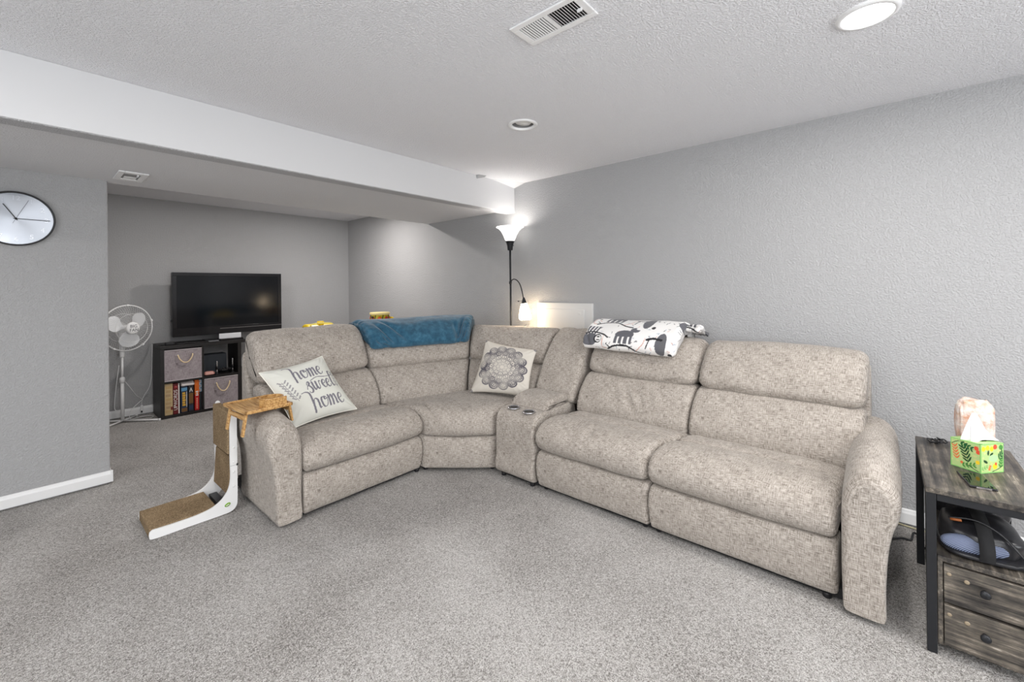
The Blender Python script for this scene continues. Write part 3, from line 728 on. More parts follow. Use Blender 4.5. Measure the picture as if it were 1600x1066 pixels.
box('cardboard_pad', .834, .872, 3.092, 3.396, .105, .338, CARD, scr, .004, Matrix.Translation((.85, 0, .2))@Matrix.Rotation(.06, 4, 'Y')@Matrix.Translation((-.85, 0, -.2)))
box('hinge_bar', .800, .845, 3.092, 3.396, .014, .034, BLACKP, scr, .004)
LEAF = mat('green_leaf_badge', srgb(112, 160, 26), .3)
T = axes((.822, 3.0765, .058), (.85, 0, .35), (-.35, 0, .85), (0, -1, 0))
mk('badge', *lathedata([(.018, 0), (.017, .003), (.012, .004), (0, .0045)], 24, T@Matrix.Diagonal((1.0, .62, 1, 1))), LEAF, scr)
box('badge_arrow', -.010, .010, -.002, .002, .004, .0055, WHITEP, scr, 0, T)
for z in (.40, .31, .25, .16): lathe('screw_cap', [(.007, 0), (.006, .002), (0, .0025)], (.858, 3.078, z), WHITEP, scr, 14, Matrix.Rotation(PI/2, 4, 'X'))
box('hinge_clip', .872, .882, 3.076, 3.092, .285, .297, BLACKP, scr, .001)
box('seam_line', .839, .876, 3.0772, 3.0785, .2895, .291, mat('panel_gap', (.3, .3, .3, 1), .7), scr, 0)

# ------------------------------------------------------------------ floor lamp
fl = thing('floor_lamp', 'black torchiere floor lamp with glowing white bowl and side reading shade behind the sofa', 'floor lamp', (3.175, 2.79, 0))
LX, LY = 3.175, 2.79
def glow(name, col, strength, facing=True):
    m = mat(name, srgb(250, 248, 244), .35); b = bsdf(m); b.inputs['Emission Color'].default_value = col; b.inputs['Emission Strength'].default_value = strength
    b.inputs['Transmission Weight'].default_value = 0; return m
SHADE = glow('lit_frosted_shade', (1, .97, .93, 1), 1.3); SHADE2 = glow('lit_reading_shade', (1, .78, .52, 1), 15)
lathe('base', [(.13, 0), (.13, .012), (.12, .02), (.03, .028), (.012, .05), (0, .05)], (LX, LY, 0), BLACKM, fl, 40)
tube('pole', [(LX, LY, .04), (LX+.002, LY, .9), (LX, LY, 1.76)], .0095, BLACKM, fl, 14)
lathe('bulb_cup', [(.012, 1.752), (.026, 1.756), (.029, 1.80), (.040, 1.835), (.045, 1.838), (.045, 1.845), (0, 1.846)], (LX, LY, 0), BLACKM, fl, 32)
lathe('bowl_shade', [(.040, 1.843), (.050, 1.86), (.066, 1.90), (.090, 1.945), (.118, 1.972), (.137, 1.981), (.136, 1.985), (.116, 1.977), (.087, 1.950), (.062, 1.904), (.046, 1.864), (.036, 1.848)], (LX, LY, 0), SHADE, fl, 56, cap=False)
sw = tube('rotary_switch', [(LX, LY-.028, 1.80), (LX, LY-.05, 1.797)], .0035, BLACKM, fl, 8)
path = catmull([(LX, LY, 1.432), (LX, LY-.018, 1.456), (LX, LY-.05, 1.466), (LX, LY-.09, 1.450), (LX, LY-.125, 1.408), (LX, LY-.150, 1.34), (LX, LY-.163, 1.28)], 6)
tube('gooseneck_arm', path, .0055, BLACKM, fl, 10)
lathe('arm_joint', [(.0, 1.418), (.014, 1.420), (.014, 1.446), (0, 1.448)], (LX, LY, 0), BLACKM, fl, 16)
sx, sy = LX, LY-.168
Tt = Matrix.Translation((sx, sy, 1.285))@Matrix.Rotation(math.radians(-5), 4, 'X')
mk('reading_cup', *lathedata([(.0, .004), (.009, .002), (.012, -.01), (.026, -.052), (.028, -.056), (0, -.057)], 28, Tt), BLACKM, fl)
mk('reading_shade', *lathedata([(.024, -.052), (.034, -.07), (.046, -.11), (.057, -.16), (.060, -.19), (.056, -.208), (.044, -.216), (.043, -.213), (.053, -.205), (.056, -.19), (.053, -.16), (.042, -.11), (.030, -.072), (.022, -.056)], 40, Tt, cap=False), SHADE2, fl)
tube('shade_switch', [(sx-.012, sy+.01, 1.252), (sx-.02, sy+.045, 1.250)], .0025, BLACKM, fl, 6)
tube('switch_knob', [(sx-.02, sy+.045, 1.250), (sx-.021, sy+.056, 1.250)], .0055, BLACKM, fl, 10)

# ------------------------------------------------------------------ access panel on the right wall
PAINTP = mat('painted_access_panel', srgb(214, 213, 211), .5); c = coords(PAINTP); bump(PAINTP, noise_tex(PAINTP, c, 30), .1, .001)
ap = thing('access_panel', 'white rectangular access panel on the grey wall beside the floor lamp', 'access panel', (3.32, 2.25, .85))
box('panel_frame', 3.305, 3.3299, 1.942, 2.558, .78, 1.236, PAINTP, ap, .004)
box('panel_door', 3.296, 3.306, 2.025, 2.455, .86, 1.178, PAINTP, ap, .003)
box('latch', 3.291, 3.297, 2.055, 2.085, 1.135, 1.152, PAINTP, ap, .002)

# ------------------------------------------------------------------ cube shelf and its contents
ESP = mat('black_brown_laminate', srgb(24, 21, 21), .45); c = coords(ESP, 'Object', (4, 4, 60)); a = noise_tex(ESP, c, 3, 3); L(ESP, ramp(ESP, a, [(.3, srgb(17, 15, 15)), (.7, srgb(31, 27, 26))]), bsdf(ESP).inputs['Base Color']); bump(ESP, a, .1, .0005)
x0, x1, yf, yk = .955, 1.722, 5.85, 6.24
sh = thing('cube_shelf', 'black-brown four-cube shelf standing against the far wall under the television', 'shelf', ((x0+x1)/2, 6.05, 0))
box('side_board', x0, x0+.036, yf, yk, 0, .752, ESP, sh, .0015); box('side_board', x1-.036, x1, yf, yk, 0, .752, ESP, sh, .0015)
box('top_board', x0, x1+.045, yf-.004, yk, .753, .790, ESP, sh, .0015); box('bottom_board', x0+.0362, x1-.0362, yf, yk, 0, .03, ESP, sh, .0015)
xm = 1.338
box('divider_board', xm-.009, xm+.009, yf+.002, yk, .031, .752, ESP, sh, .001)
box('middle_board', x0+.0362, xm-.0092, yf+.002, yk, .381, .399, ESP, sh, .001); box('middle_board', xm+.0092, x1-.0362, yf+.002, yk, .381, .399, ESP, sh, .001)
BINF = fabric('grey_mauve_canvas', srgb(126, 116, 120), srgb(156, 146, 150), srgb(176, 168, 170), .8)
ROPE = mat('cream_rope', srgb(232, 208, 170), .9); c = coords(ROPE, 'Object', (1, 1, 1)); bump(ROPE, noise_tex(ROPE, c, 400), .6, .002)
BINE = mat('pale_bin_edge', srgb(205, 198, 200), .85)
def bin_(xa, xb, za, zb, label, sag):
    t = thing('storage_bin', label, 'storage bin', ((xa+xb)/2, 6.0, za), 'canvas bins with rope handles in the cube shelf')
    # open box with dented front
    nx, nz = 24, 20; V = []; UVs = []; Fc = []
    for i in range(nz+1):
        for j in range(nx+1):
            u, v = j/nx, i/nz; dent = .006*math.sin(PI*u)*math.sin(PI*v)+.006*noise.noise(Vector((u*3+xa*5, v*3, za)))*math.sin(PI*u)
            V.append((xa+u*(xb-xa), yf+.006+dent, za+v*(zb-za))); UVs.append((u*.33, v*.34))
    Fc = [[i*(nx+1)+j, i*(nx+1)+j+1, (i+1)*(nx+1)+j+1, (i+1)*(nx+1)+j] for i in range(nz) for j in range(nx)]
    nV = len(V)
    extra = [(xa, yk-.03, za), (xb, yk-.03, za), (xb, yk-.03, zb), (xa, yk-.03, zb)]; V += extra; UVs += [(0, 0)]*4
    c00, c10, c11, c01 = 0, nx, (nx+1)*(nz+1)-1, (nx+1)*nz
    Fc += [[c00, nV, nV+3, c01], [c10, c11, nV+2, nV+1], [nV, nV+1, nV+2, nV+3], [c00, c10, nV+1, nV]]
    mk('fabric_body', V, Fc, BINF, t, True, UVs)
    box('top_binding', xa, xb, yf+.001, yf+.009, zb-.007, zb, BINE, t, .001); box('bottom_binding', xa, xb, yf+.001, yf+.009, za, za+.006, BINE, t, .001)
    mx = (xa+xb)/2+.015; zt = zb-.075; hw_ = .065
    for s in (-1, 1): lathe('grommet', [(.010, 0), (.010, .003), (.005, .004), (.004, 0)], (mx+s*hw_, yf+.008, zt+.01), STEEL, t, 16, Matrix.Rotation(PI/2, 4, 'X'))
    tube('rope_handle', catmull([(mx-hw_, yf+.01, zt+.012), (mx-hw_, yf-.006, zt+.006), (mx-hw_*.8, yf-.012, zt-sag*.45), (mx-.02, yf-.014, zt-sag*.95), (mx+.02, yf-.014, zt-sag*.97), (mx+hw_*.8, yf-.012, zt-sag*.4), (mx+hw_, yf-.006, zt+.008), (mx+hw_, yf+.01, zt+.014)], 6), .0065, ROPE, t, 8)
bin_(.992, 1.328, .400, .738, 'grey canvas bin with cream rope handle in the top left cube of the black shelf', .07)
bin_(1.348, 1.685, .032, .372, 'grey canvas bin with cream rope handle in the bottom right cube of the black shelf', .085)

def pmat(name, col, rough=.5):
    m = mat(name, col, rough); v = coords(m); n_ = noise_tex(m, v, 60, 3)
    cc = N(m, 'ShaderNodeMixRGB', blend_type='MULTIPLY'); cc.inputs[0].default_value = .35; cc.inputs[1].default_value = col
    L(m, n_, cc.inputs[2]); L(m, cc.outputs[0], bsdf(m).inputs['Base Color']); return m
Zf = .031
def face_T(x, z, rot=0, y=yf+.0185): return axes((x, y, z), (math.cos(rot), 0, math.sin(rot)), (-math.sin(rot), 0, math.cos(rot)), (0, -1, 0))
WT = mat('white_print', srgb(236, 232, 226), .6); YT = mat('gold_print', srgb(220, 170, 60), .6); DT = mat('dark_red_print', srgb(120, 30, 28), .6)
CREAM = pmat('cream_box_card', srgb(212, 186, 140)); MAROON = pmat('maroon_box_card', srgb(116, 20, 28)); NAVY = pmat('navy_box_card', srgb(34, 56, 84)); BRN = pmat('brown_box_card', srgb(126, 88, 44)); ORA = pmat('orange_box_card', srgb(226, 110, 30)); REDB = pmat('red_box_card', srgb(200, 28, 26)); SKY_ = pmat('pale_blue_card', srgb(170, 196, 214)); DARKB = pmat('charcoal_box_card', srgb(44, 44, 52))
YB0, YB1 = yf+.02, yk-.08
g1 = thing('board_game_box', 'cream board game box printed with small text blocks, leftmost in the bottom left cube', 'board game', (1.03, 6.0, Zf), 'board games in the bottom left cube')
box('carton', .994, 1.064, YB0, YB1, Zf, .372, CREAM, g1, .002)
TAN = [mat('tan_print', srgb(190-8*k, 160-6*k, 112), .7) for k in range(3)]
for k in range(7): box('printed_block', 1.002+(.004*(k % 2)), 1.056-(.006*(k % 3)), YB0-.0012, YB0, .318-k*.043, .345-k*.043, TAN[k % 3], g1, 0)
box('printed_mark', 1.046, 1.062, YB0-.002, YB0-.001, .085, .12, DT, g1, 0)
g2 = thing('board_game_box', 'maroon board game box with UPWORDS spine in the bottom left cube', 'board game', (1.095, 6.0, Zf), 'board games in the bottom left cube')
box('carton', 1.068, 1.112, YB0, YB1, Zf, .366, MAROON, g2, .002); box('box_base', 1.1125, 1.124, YB0+.002, YB1, Zf, .362, mat('white_card', srgb(228, 224, 220), .6), g2, .001)
text('spine_lettering', 'UPWORDS', .046, face_T(1.090, .185, PI/2), WT, g2)
lathe('spine_emblem', [(.014, 0), (.013, .0012), (0, .0014)], (1.09, YB0, .325), mat('emblem_red', srgb(160, 60, 60), .6), g2, 20, Matrix.Rotation(PI/2, 4, 'X'))
g3 = thing('board_game_box', 'navy and gold board game box between the maroon and brown ones', 'board game', (1.165, 6.0, Zf), 'board games in the bottom left cube')
box('carton', 1.136, 1.196, YB0, YB1, Zf, .322, NAVY, g3, .002)
[box('gold_block', 1.148, 1.178-.004*(k % 2), YB0-.001, YB0, .105+k*.026, .126+k*.026, YT, g3, 0) for k in range(6)]; box('pale_stripe', 1.185, 1.190, YB0-.001, YB0, .09, .26, WT, g3, 0); box('spine_band', 1.14, 1.192, YB0-.001, YB0, .27, .305, mat('blue_band', srgb(96, 150, 188), .6), g3, 0); box('spine_band', 1.14, 1.192, YB0-.001, YB0, .04, .08, BRN, g3, 0)
g4 = thing('board_game_box', 'brown and dark blue board game box right of the navy one', 'board game', (1.225, 6.0, Zf), 'board games in the bottom left cube')
box('carton', 1.204, 1.250, YB0, YB1, Zf, .318, DARKB, g4, .002)
box('spine_band', 1.207, 1.247, YB0-.001, YB0, .12, .235, BRN, g4, 0); box('spine_band', 1.207, 1.247, YB0-.001, YB0, .05, .10, NAVY, g4, 0)
mk('spine_chevron', [(1.212, YB0-.001, .25), (1.227, YB0-.001, .30), (1.242, YB0-.001, .25), (1.236, YB0-.001, .25), (1.227, YB0-.001, .28), (1.218, YB0-.001, .25)], [[0, 1, 4, 5], [1, 2, 3, 4]], WT, g4, smooth=False)
g5 = thing('board_game_box', 'red and orange board game box, rightmost in the bottom left cube', 'board game', (1.29, 6.0, Zf), 'board games in the bottom left cube')
box('carton', 1.262, 1.302, YB0, YB1, Zf, .21, REDB, g5, .002)
box('upper_carton', 1.262, 1.302, YB0, YB1, .2102, .372, ORA, g5, .001)
[box('pale_block', 1.276, 1.288, YB0-.001, YB0, .05+k*.021, .066+k*.021, mat('faded_pink_print', srgb(226, 150, 130), .6), g5, 0) for k in range(6)]
[box('pale_block', 1.270+.006*(k % 2), 1.294-.004*(k % 2), YB0-.0015, YB0-.0004, .196+k*.02, .208+k*.02, WT, g5, 0) for k in range(3)]
g6 = thing('board_game_box', 'small pale blue patterned game box with a dark box under it beside the orange one', 'board game', (1.315, 6.0, Zf))
box('carton', 1.3035, 1.3275, YB0, YB1, .235, .370, SKY_, g6, .001); box('lower_carton', 1.3035, 1.3275, YB0, YB1, Zf, .2345, mat('black_card', (.015, .015, .02, 1), .5), g6, .001)
for k in range(5): box('printed_square', 1.306+(k % 2)*.009, 1.314+(k % 2)*.009, YB0-.001, YB0, .245+k*.024, .26+k*.024, NAVY if k % 2 else ORA, g6, 0)
# crumpled white bag on the two middle boxes
bag = cushion('cloth_bag', [(.0, .326), (.0, .345), (.03, .366), (.09, .372), (.15, .35), (.16, .326), (.08, .3235)], ruled((1.137, YB0-.005), (0, 1), (1.262, YB0), (0, 1)), .125, mat('white_plastic_bag', srgb(206, 198, 196), .6), None, 60, 30, .02, 0, .003, .012, seed=81, pf=60)
tag(bag, 'crumpled white bag lying on the two middle game boxes', 'bag')
# top-right cube: controllers, a small red-cream figure, chrome item
tk = thing('game_controller', 'black game controller lying in the top right cube', 'game controller', (1.52, 5.98, .4))
for sx_ in (-1, 1): mk('grip', *lathedata([(0, -.035), (.016, -.03), (.022, 0), (.02, .03), (.012, .05), (0, .055)], 16, axes((1.575+sx_*.05, 5.97, .43), (1, 0, 0), (0, .35, .93), (0, -.93, .35))), BLACKP, tk)
box('body', 1.535, 1.615, 5.94, 6.0, .418, .452, BLACKP, tk, .012, seg=3); lathe('thumbstick', [(.010, 0), (.012, .012), (.0, .014)], (1.56, 5.945, .45), BLACKP, tk, 14); lathe('thumbstick', [(.010, 0), (.012, .012), (.0, .014)], (1.59, 5.945, .45), BLACKP, tk, 14)
for x, h_ in ((1.492, .15), (1.652, .165)):
    t = thing('controller_stand', 'chrome upright stand with a black pad in the top right cube, %s' % ('left one' if x < 1.55 else 'right one'), 'stand', (x, 5.93, .4))
    mk('upright', *boxdata(x-.006, x+.006, 5.925, 5.935, .401, .401+h_, .002), CHROME, t); lathe('disc', [(.0, 0), (.028, .002), (.028, .014), (.0, .016)], (x-.008, 5.945, .47), BLACKP, t, 24, Matrix.Rotation(PI/2, 4, 'Y'))
    box('foot', x-.02, x+.016, 5.90, 5.97, .400, .406, BLACKP, t, .001)
fg = cushion('toy_figure', [(.0, .406), (.0, .425), (.02, .445), (.05, .44), (.07, .406)], ruled((1.355, 5.88), (0, 1), (1.462, 5.885), (0, 1)), .107, pmat('pink_cream_toy', srgb(206, 150, 138)), None, 40, 30, .02, .008, 0, .006, seed=83)
tag(fg, 'small pink and cream toy lying in the top right cube', 'toy')
cb = box('cardboard_case', 1.36, 1.62, 6.05, 6.2, .4, .62, mat('slate_grey_box', srgb(70, 76, 84), .6), None, .004); tag(cb, 'slate grey box at the back of the top right cube', 'box')
# black board leaning on the right side
T = Matrix.Translation((1.745, 6.0, 0))@Matrix.Rotation(-.03, 4, 'Y')
lb = box('lap_desk', -.008, .008, -.13, .12, .002, .46, BLACKP, None, .003, T); tag(lb, 'thin black board leaning against the right side of the cube shelf', 'board')

# ------------------------------------------------------------------ television and box
TVS = mat('glossy_black_screen', (.003, .004, .006, 1), .13, spec=.4)
TVB = mat('glossy_black_bezel', (.008, .008, .010, 1), .15)
tv = thing('television', 'black flat-screen television standing on the black cube shelf', 'television', (1.66, 6.08, .79))
box('housing', 1.095, 2.245, 6.030, 6.085, .862, 1.594, BLACKP, tv, .006)
box('rear_housing', 1.25, 2.09, 6.086, 6.13, .92, 1.45, BLACKP, tv, .01)
box('screen', 1.135, 2.205, 6.0265, 6.0295, .955, 1.555, TVS, tv, 0)
for (a0, a1, c0, c1) in ((1.095, 1.135, .955, 1.555), (2.205, 2.245, .955, 1.555), (1.095, 2.245, 1.5552, 1.594), (1.095, 2.245, .862, .9548)): box('bezel', a0, a1, 6.020, 6.031, c0, c1, TVB, tv, .002)
box('bezel_strip', 1.55, 2.245, 6.0185, 6.0198, .925, .928, CHROME, tv, 0)
box('stand_neck', 1.58, 1.76, 6.05, 6.08, .800, .90, BLACKP, tv, .004); box('stand_foot', 1.40, 1.76, 5.95, 6.16, .7905, .802, TVB, tv, .004)
box('cable_stub', 1.085, 1.0955, 6.05, 6.07, 1.03, 1.055, BLACKP, tv, .002)
db = thing('media_box', 'silver and black media box on the cube shelf in front of the television', 'media player', (1.65, 5.92, .79))
box('case', 1.52, 1.755, 5.885, 5.945, .791, .812, TVB, db, .003); box('silver_box', 1.522, 1.752, 5.95, 5.965, .795, .868, mat('silver_white_plastic', srgb(220, 222, 226), .3), db, .003)
rm = box('remote_control', 1.40, 1.50, 5.872, 5.90, .791, .801, mat('grey_remote', srgb(120, 122, 126), .5), None, .003); tag(rm, 'grey remote control lying beside the silver media box', 'remote control')
ad = thing('power_adapter', 'small black adapter with cables on the left end of the cube shelf top', 'adapter', (1.04, 5.93, .79))
box('brick', 1.01, 1.09, 5.90, 5.95, .7905, .82, BLACKP, ad, .006); tube('cable', catmull([(1.09, 5.92, .80), (1.14, 5.9, .794), (1.22, 5.92, .797), (1.3, 5.905, .793), (1.38, 5.93, .795), (1.45, 5.92, .794)], 5), .004, BLACKP, ad); tube('cable', catmull([(1.01, 5.92, .80), (.98, 5.93, .795), (.965, 5.98, .795), (.968, 6.05, .795)], 5), .004, BLACKP, ad)

# ------------------------------------------------------------------ pedestal fan
fan = thing('pedestal_fan', 'white pedestal fan with BIG FAN badge standing beside the cube shelf', 'fan', (.68, 6.06, 0))
FC = Vector((.715, 6.0, 1.0)); fn = Vector((.42, -.90, .0)).normalized(); fu = Vector((0, 0, 1)); fr_ = fn.cross(fu)*-1
fr_ = fu.cross(fn)
TF = axes(FC, fr_, fu, fn)
R_ = .238
WIRE = mat('white_wire', srgb(238, 238, 238), .4)
def guard(sgn, name):
    ds = []
    for k in range(64):
        a = 2*PI*k/64; P = []
        for t in np.linspace(.24, 1, 7):
            r_ = R_*t; z_ = sgn*(.075*math.sqrt(max(0, 1-(t-.12)**4))*(1-.12*t)) if t < 1 else 0
            z_ = sgn*.075*(1-t**5); aa = a+.25*(1-t); P.append(TF@Vector((r_*math.cos(aa), r_*math.sin(aa), z_)))
        ds.append(tubedata(P, .0009, 4, False))
    for t in (.26, .62, .985): ds.append(tubedata([TF@Vector((R_*t*math.cos(a), R_*t*math.sin(a), sgn*.075*(1-t**5))) for a in np.linspace(0, 2*PI, 61)], .0018, 5, False))
    v, f = join(*ds); o = mk(name, v, f, WIRE, fan); o['kind'] = 'stuff'; return o
guard(1, 'front_guard'); guard(-1, 'rear_guard')
tube('guard_rim', [TF@Vector((R_*math.cos(a), R_*math.sin(a), 0)) for a in np.linspace(0, 2*PI, 81)], .0055, WHITEP, fan, 8)
for a in (PI/2, PI/2-1.3, PI/2-2.5, PI/2+1.3, PI/2+2.6):
    v, f = boxdata(-.012, .012, -.007, .009, -.012, .012, .003, 2, TF@Matrix.Rotation(a-PI/2, 4, 'Z')@Matrix.Translation((0, R_, 0))); mk('rim_clip', v, f, WHITEP, fan, False)
mk('hub_badge', *lathedata([(.0, .092), (.05, .091), (.062, .086), (.064, .074), (.06, .068), (0, .066)], 40, TF), WHITEP, fan)
mat_txt = mat('grey_badge_print', srgb(96, 96, 100), .5)
text('badge_lettering', 'BIG', .044, TF@Matrix.Translation((0, .018, .0925)), mat_txt, fan); text('badge_lettering', 'FAN', .044, TF@Matrix.Translation((.004, -.022, .0925)), mat_txt, fan)
BLADE = mat('translucent_white_blade', srgb(226, 228, 230), .4)
for k in range(3):
    a0 = 2*PI*k/3+PI/6+.12; V = []; Fc = []; nr, na = 10, 10
    for i in range(nr):
        r_ = .03+(.205-.03)*i/(nr-1); half = .25+.34*math.sin(PI*min(1, (i+.6)/(nr+.2)))**.8
        for j in range(na):
            aa = a0+half*(2*j/(na-1)-1)*(1.1 if r_ > .1 else 1); rr_ = r_*(1-.10*((2*j/(na-1)-1)**2)*(i/(nr-1))); V.append(tuple(TF@Vector((rr_*math.cos(aa), rr_*math.sin(aa), .03*(2*j/(na-1)-1)*.8))))
    Fc = [[i*na+j, i*na+j+1, (i+1)*na+j+1, (i+1)*na+j] for i in range(nr-1) for j in range(na-1)]
    mk('blade', V, Fc, BLADE, fan)
mk('motor_housing', *lathedata([(0, -.19), (.03, -.188), (.052, -.17), (.058, -.12), (.055, -.08), (.03, -.07), (.03, .0), (0, .0)], 32, TF), WHITEP, fan)
PX, PY = .678, 6.07
lathe('neck', [(.018, .69), (.02, .70), (.022, .76), (.03, .79), (.03, .86), (.02, .95), (0, .955)], (PX, PY, 0), WHITEP, fan, 20)
tube('inner_pole', [(PX, PY, .44), (PX, PY, .75)], .0105, WHITEP, fan, 14); tube('outer_pole', [(PX, PY, .02), (PX, PY, .44)], .0155, WHITEP, fan, 16)
lathe('height_collar', [(.016, .42), (.023, .425), (.024, .465), (.018, .475), (.012, .48)], (PX, PY, 0), WHITEP, fan, 20)
for a in (-.75, -.75+PI/2, -.75+PI, -.75+1.5*PI):
    l = .36 if abs(a+.75) < .01 or abs(a+.75-1.5*PI) < .01 else .19
    lg = tube('base_leg', [(PX, PY, .018), (PX+l*math.cos(a), PY+l*math.sin(a), .016)], .0085, WHITEP, fan, 10)
    lathe('end_cap', [(.011, .001), (.012, .02), (.01, .027), (0, .028)], (PX+l*math.cos(a), PY+l*math.sin(a), 0), WHITEP, lg, 12)
tube('power_cord', catmull([(PX+.01, PY+.02, .45), (.74, 6.12, .36), (.80, 6.18, .25), (.86, 6.23, .18), (.84, 6.2, .17), (.76, 6.15, .1), (.74, 6.1, .02), (.82, 6.05, .006), (.9, 6.02, .006), (.93, 6.1, .006), (.86, 6.16, .006), (.76, 6.12, .006), (.70, 6.1, .006)], 8), .0035, WHITEP, fan)
tube('power_cord', catmull([(PX-.02, PY+.04, .60), (PX-.04, PY+.06, .4), (PX-.055, PY+.07, .2), (PX-.05, PY+.07, .13), (PX-.02, PY+.05, .12)], 6), .003, WHITEP, fan)
tc = thing('charging_cable', 'white cable with black plug hanging down the far wall beside the shelf', 'cable', (.9, 6.24, .1))
tube('cord', catmull([(.955, 6.255, .78), (.945, 6.25, .5), (.94, 6.25, .40), (.92, 6.24, .30), (.88, 6.25, .22), (.862, 6.25, .17), (.857, 6.255, .11)], 8), .0035, WHITEP, tc); box('plug', .845, .869, 6.245, 6.268, .05, .11, WHITEP, tc, .004); box('plug_tip', .851, .863, 6.247, 6.266, .03, .05, BLACKP, tc, .002)

# ------------------------------------------------------------------ toys behind the sofa
LOWW = mat('white_laminate', srgb(224, 220, 214), .5); c = coords(LOWW); bump(LOWW, noise_tex(LOWW, c, 40), .05, .001)
us_ = thing('toy_shelf', 'white waist-high toy shelf standing behind the sofa, only its top edge showing', 'shelf', (2.35, 4.4, 0))
box('top_board', 1.82, 3.12, 4.22, 4.58, .963, .986, LOWW, us_, .003); box('side_board', 1.82, 1.84, 4.23, 4.57, 0, .963, LOWW, us_, .002); box('side_board', 3.10, 3.12, 4.23, 4.57, 0, .963, LOWW, us_, .002); box('shelf_board', 1.841, 3.099, 4.23, 4.57, .45, .47, LOWW, us_, .002); box('back_panel', 1.841, 3.099, 4.56, 4.568, .03, .951, LOWW, us_, .001)
YEL = mat('yellow_plastic', srgb(234, 200, 30), .35); YG = mat('olive_yellow_plastic', srgb(186, 172, 40), .4); ORG = mat('orange_plastic', srgb(224, 96, 34), .35); CRM = mat('cream_drum_skin', srgb(222, 204, 140), .6); RED = mat('red_plastic', srgb(176, 40, 30), .4)
for m_ in (YEL, YG, ORG, CRM, RED): c = coords(m_); bump(m_, noise_tex(m_, c, 60), .05, .001)
dr = thing('toy_drum', 'yellow toy drum with cream skin and orange ovals behind the blue blanket', 'toy', (2.71, 4.40, .986))
DX, DY = 2.71, 4.40
lathe('drum_body', [(.094, .987), (.105, .997), (.103, 1.085), (.108, 1.092)], (DX, DY, 0), YG, dr, 32)
lathe('drum_skin', [(.112, 1.085), (.114, 1.104), (.108, 1.112), (0, 1.110)], (DX, DY, 0), CRM, dr, 32)
for k in range(8):
    a = 2*PI*k/8+.2; T = axes((DX+.103*math.cos(a), DY+.103*math.sin(a), 1.038), (-math.sin(a), math.cos(a), 0), (0, 0, 1), (math.cos(a), math.sin(a), 0))
    mk('side_oval', *lathedata([(.028, 0), (.026, .007), (0, .009)], 16, T@Matrix.Diagonal((.8, 1.15, 1, 1))), ORG if k % 2 else RED, dr)
    tube('drum_cord', [(DX+.107*math.cos(a+.2), DY+.107*math.sin(a+.2), 1.005), (DX+.107*math.cos(a+.39), DY+.107*math.sin(a+.39), 1.088)], .004, BLACKP, dr, 6)
box('yellow_side_handle', DX+.105, DX+.155, DY-.06, DY+.02, .987, 1.055, YEL, dr, .02, seg=3)
mk('drum_button', *lathedata([(0, 0), (.014, .003), (.014, .012), (0, .014)], 14, axes((DX-.115, DY-.04, 1.06), (0, 0, 1), (0, 1, 0), (-1, 0, 0))), BLACKP, dr)
mt = box('toy_mallet', DX+.13, DX+.30, DY-.04, DY-.015, .987, 1.003, ORG, None, .005); tag(mt, 'orange toy stick lying beside the toy drum', 'toy')
ty = thing('toy_keyboard', 'low bright yellow plastic toy with a knob behind the left sofa back', 'toy', (1.99, 4.4, .986))
cushion('toy_body', [(.0, .988), (.0, 1.008), (.05, 1.030), (.12, 1.026), (.15, .988)], ruled((1.86, 4.33), (0, 1), (2.14, 4.33), (0, 1)), .28, YEL, ty, 40, 30, .02, 0, 0, .003, seed=91)
lathe('knob', [(.034, 1.02), (.034, 1.052), (.028, 1.058), (0, 1.058)], (2.01, 4.38, 0), YEL, ty, 24)
tube('toy_rail', catmull([(1.88, 4.35, 1.012), (1.92, 4.34, 1.036), (2.0, 4.34, 1.04), (2.10, 4.34, 1.034), (2.13, 4.35, 1.012)], 5), .006, mat('pale_yellow_plastic', srgb(240, 224, 120), .4), ty)

# ------------------------------------------------------------------ wall clock
ck = thing('wall_clock', 'round silver wall clock with thin black rim on the left grey wall', 'clock', (-.03, YC, 1.865))
CC_ = Vector((-.030, YC-.002, 1.865)); TK = axes(CC_, (1, 0, 0), (0, 0, 1), (0, -1, 0)); CR = .175
ALU = mat('brushed_aluminium_dial', srgb(170, 174, 181), .36, .92); bsdf(ALU).inputs['Anisotropic'].default_value = .85
# radial brushing: tangent from generated uv swirl
tn = N(ALU, 'ShaderNodeTangent', direction_type='RADIAL', axis='Y'); L(ALU, tn.outputs[0], bsdf(ALU).inputs['Tangent'])
mk('rim', *lathedata([(CR-.008, 0), (CR, .001), (CR, .026), (CR-.003, .029), (CR-.009, .028), (CR-.010, .006)], 96, TK, False), BLACKP, ck)
dial = sharp(mk('dial', *lathedata([(CR-.003, .0), (CR-.003, .008), (.001, .0082)], 96, TK), ALU, ck), 20)
EMB = mat('pale_embossed_numeral', srgb(222, 225, 230), .45, .6); EMB2 = mat('grey_minute_mark', srgb(186, 190, 197), .5, .6)
for k in range(12):
    a = PI/2-2*PI*(k+1)/12; r_ = CR*.76
    text('numeral', str(k+1), .042, TK@Matrix.Translation((r_*math.cos(a), r_*math.sin(a), .0092)), EMB if (k+1) in (2, 3, 4, 5, 6, 7) else EMB2, ck, .0006)
ds = []
for k in range(60):
    a = 2*PI*k/60; ds.append(boxdata(-.0008, .0008, CR*.915, CR*.95, .0085, .0095, 0, 1, TK@Matrix.Rotation(a, 4, 'Z')))
o = mk('minute_marks', *join(*ds), EMB2, ck, False)
def hand(name, ang_deg, l, back, w_, z_):
    a = math.radians(ang_deg); T = TK@Matrix.Rotation(-a, 4, 'Z'); return box(name, -w_, w_, -back, l, z_, z_+.0015, BLACKP, ck, .0004, T)
hand('hour_hand', -31, .105, .012, .0028, .014); hand('minute_hand', 90.5, .150, .012, .0022, .017); hand('second_hand', 24, .135, .035, .0007, .020)
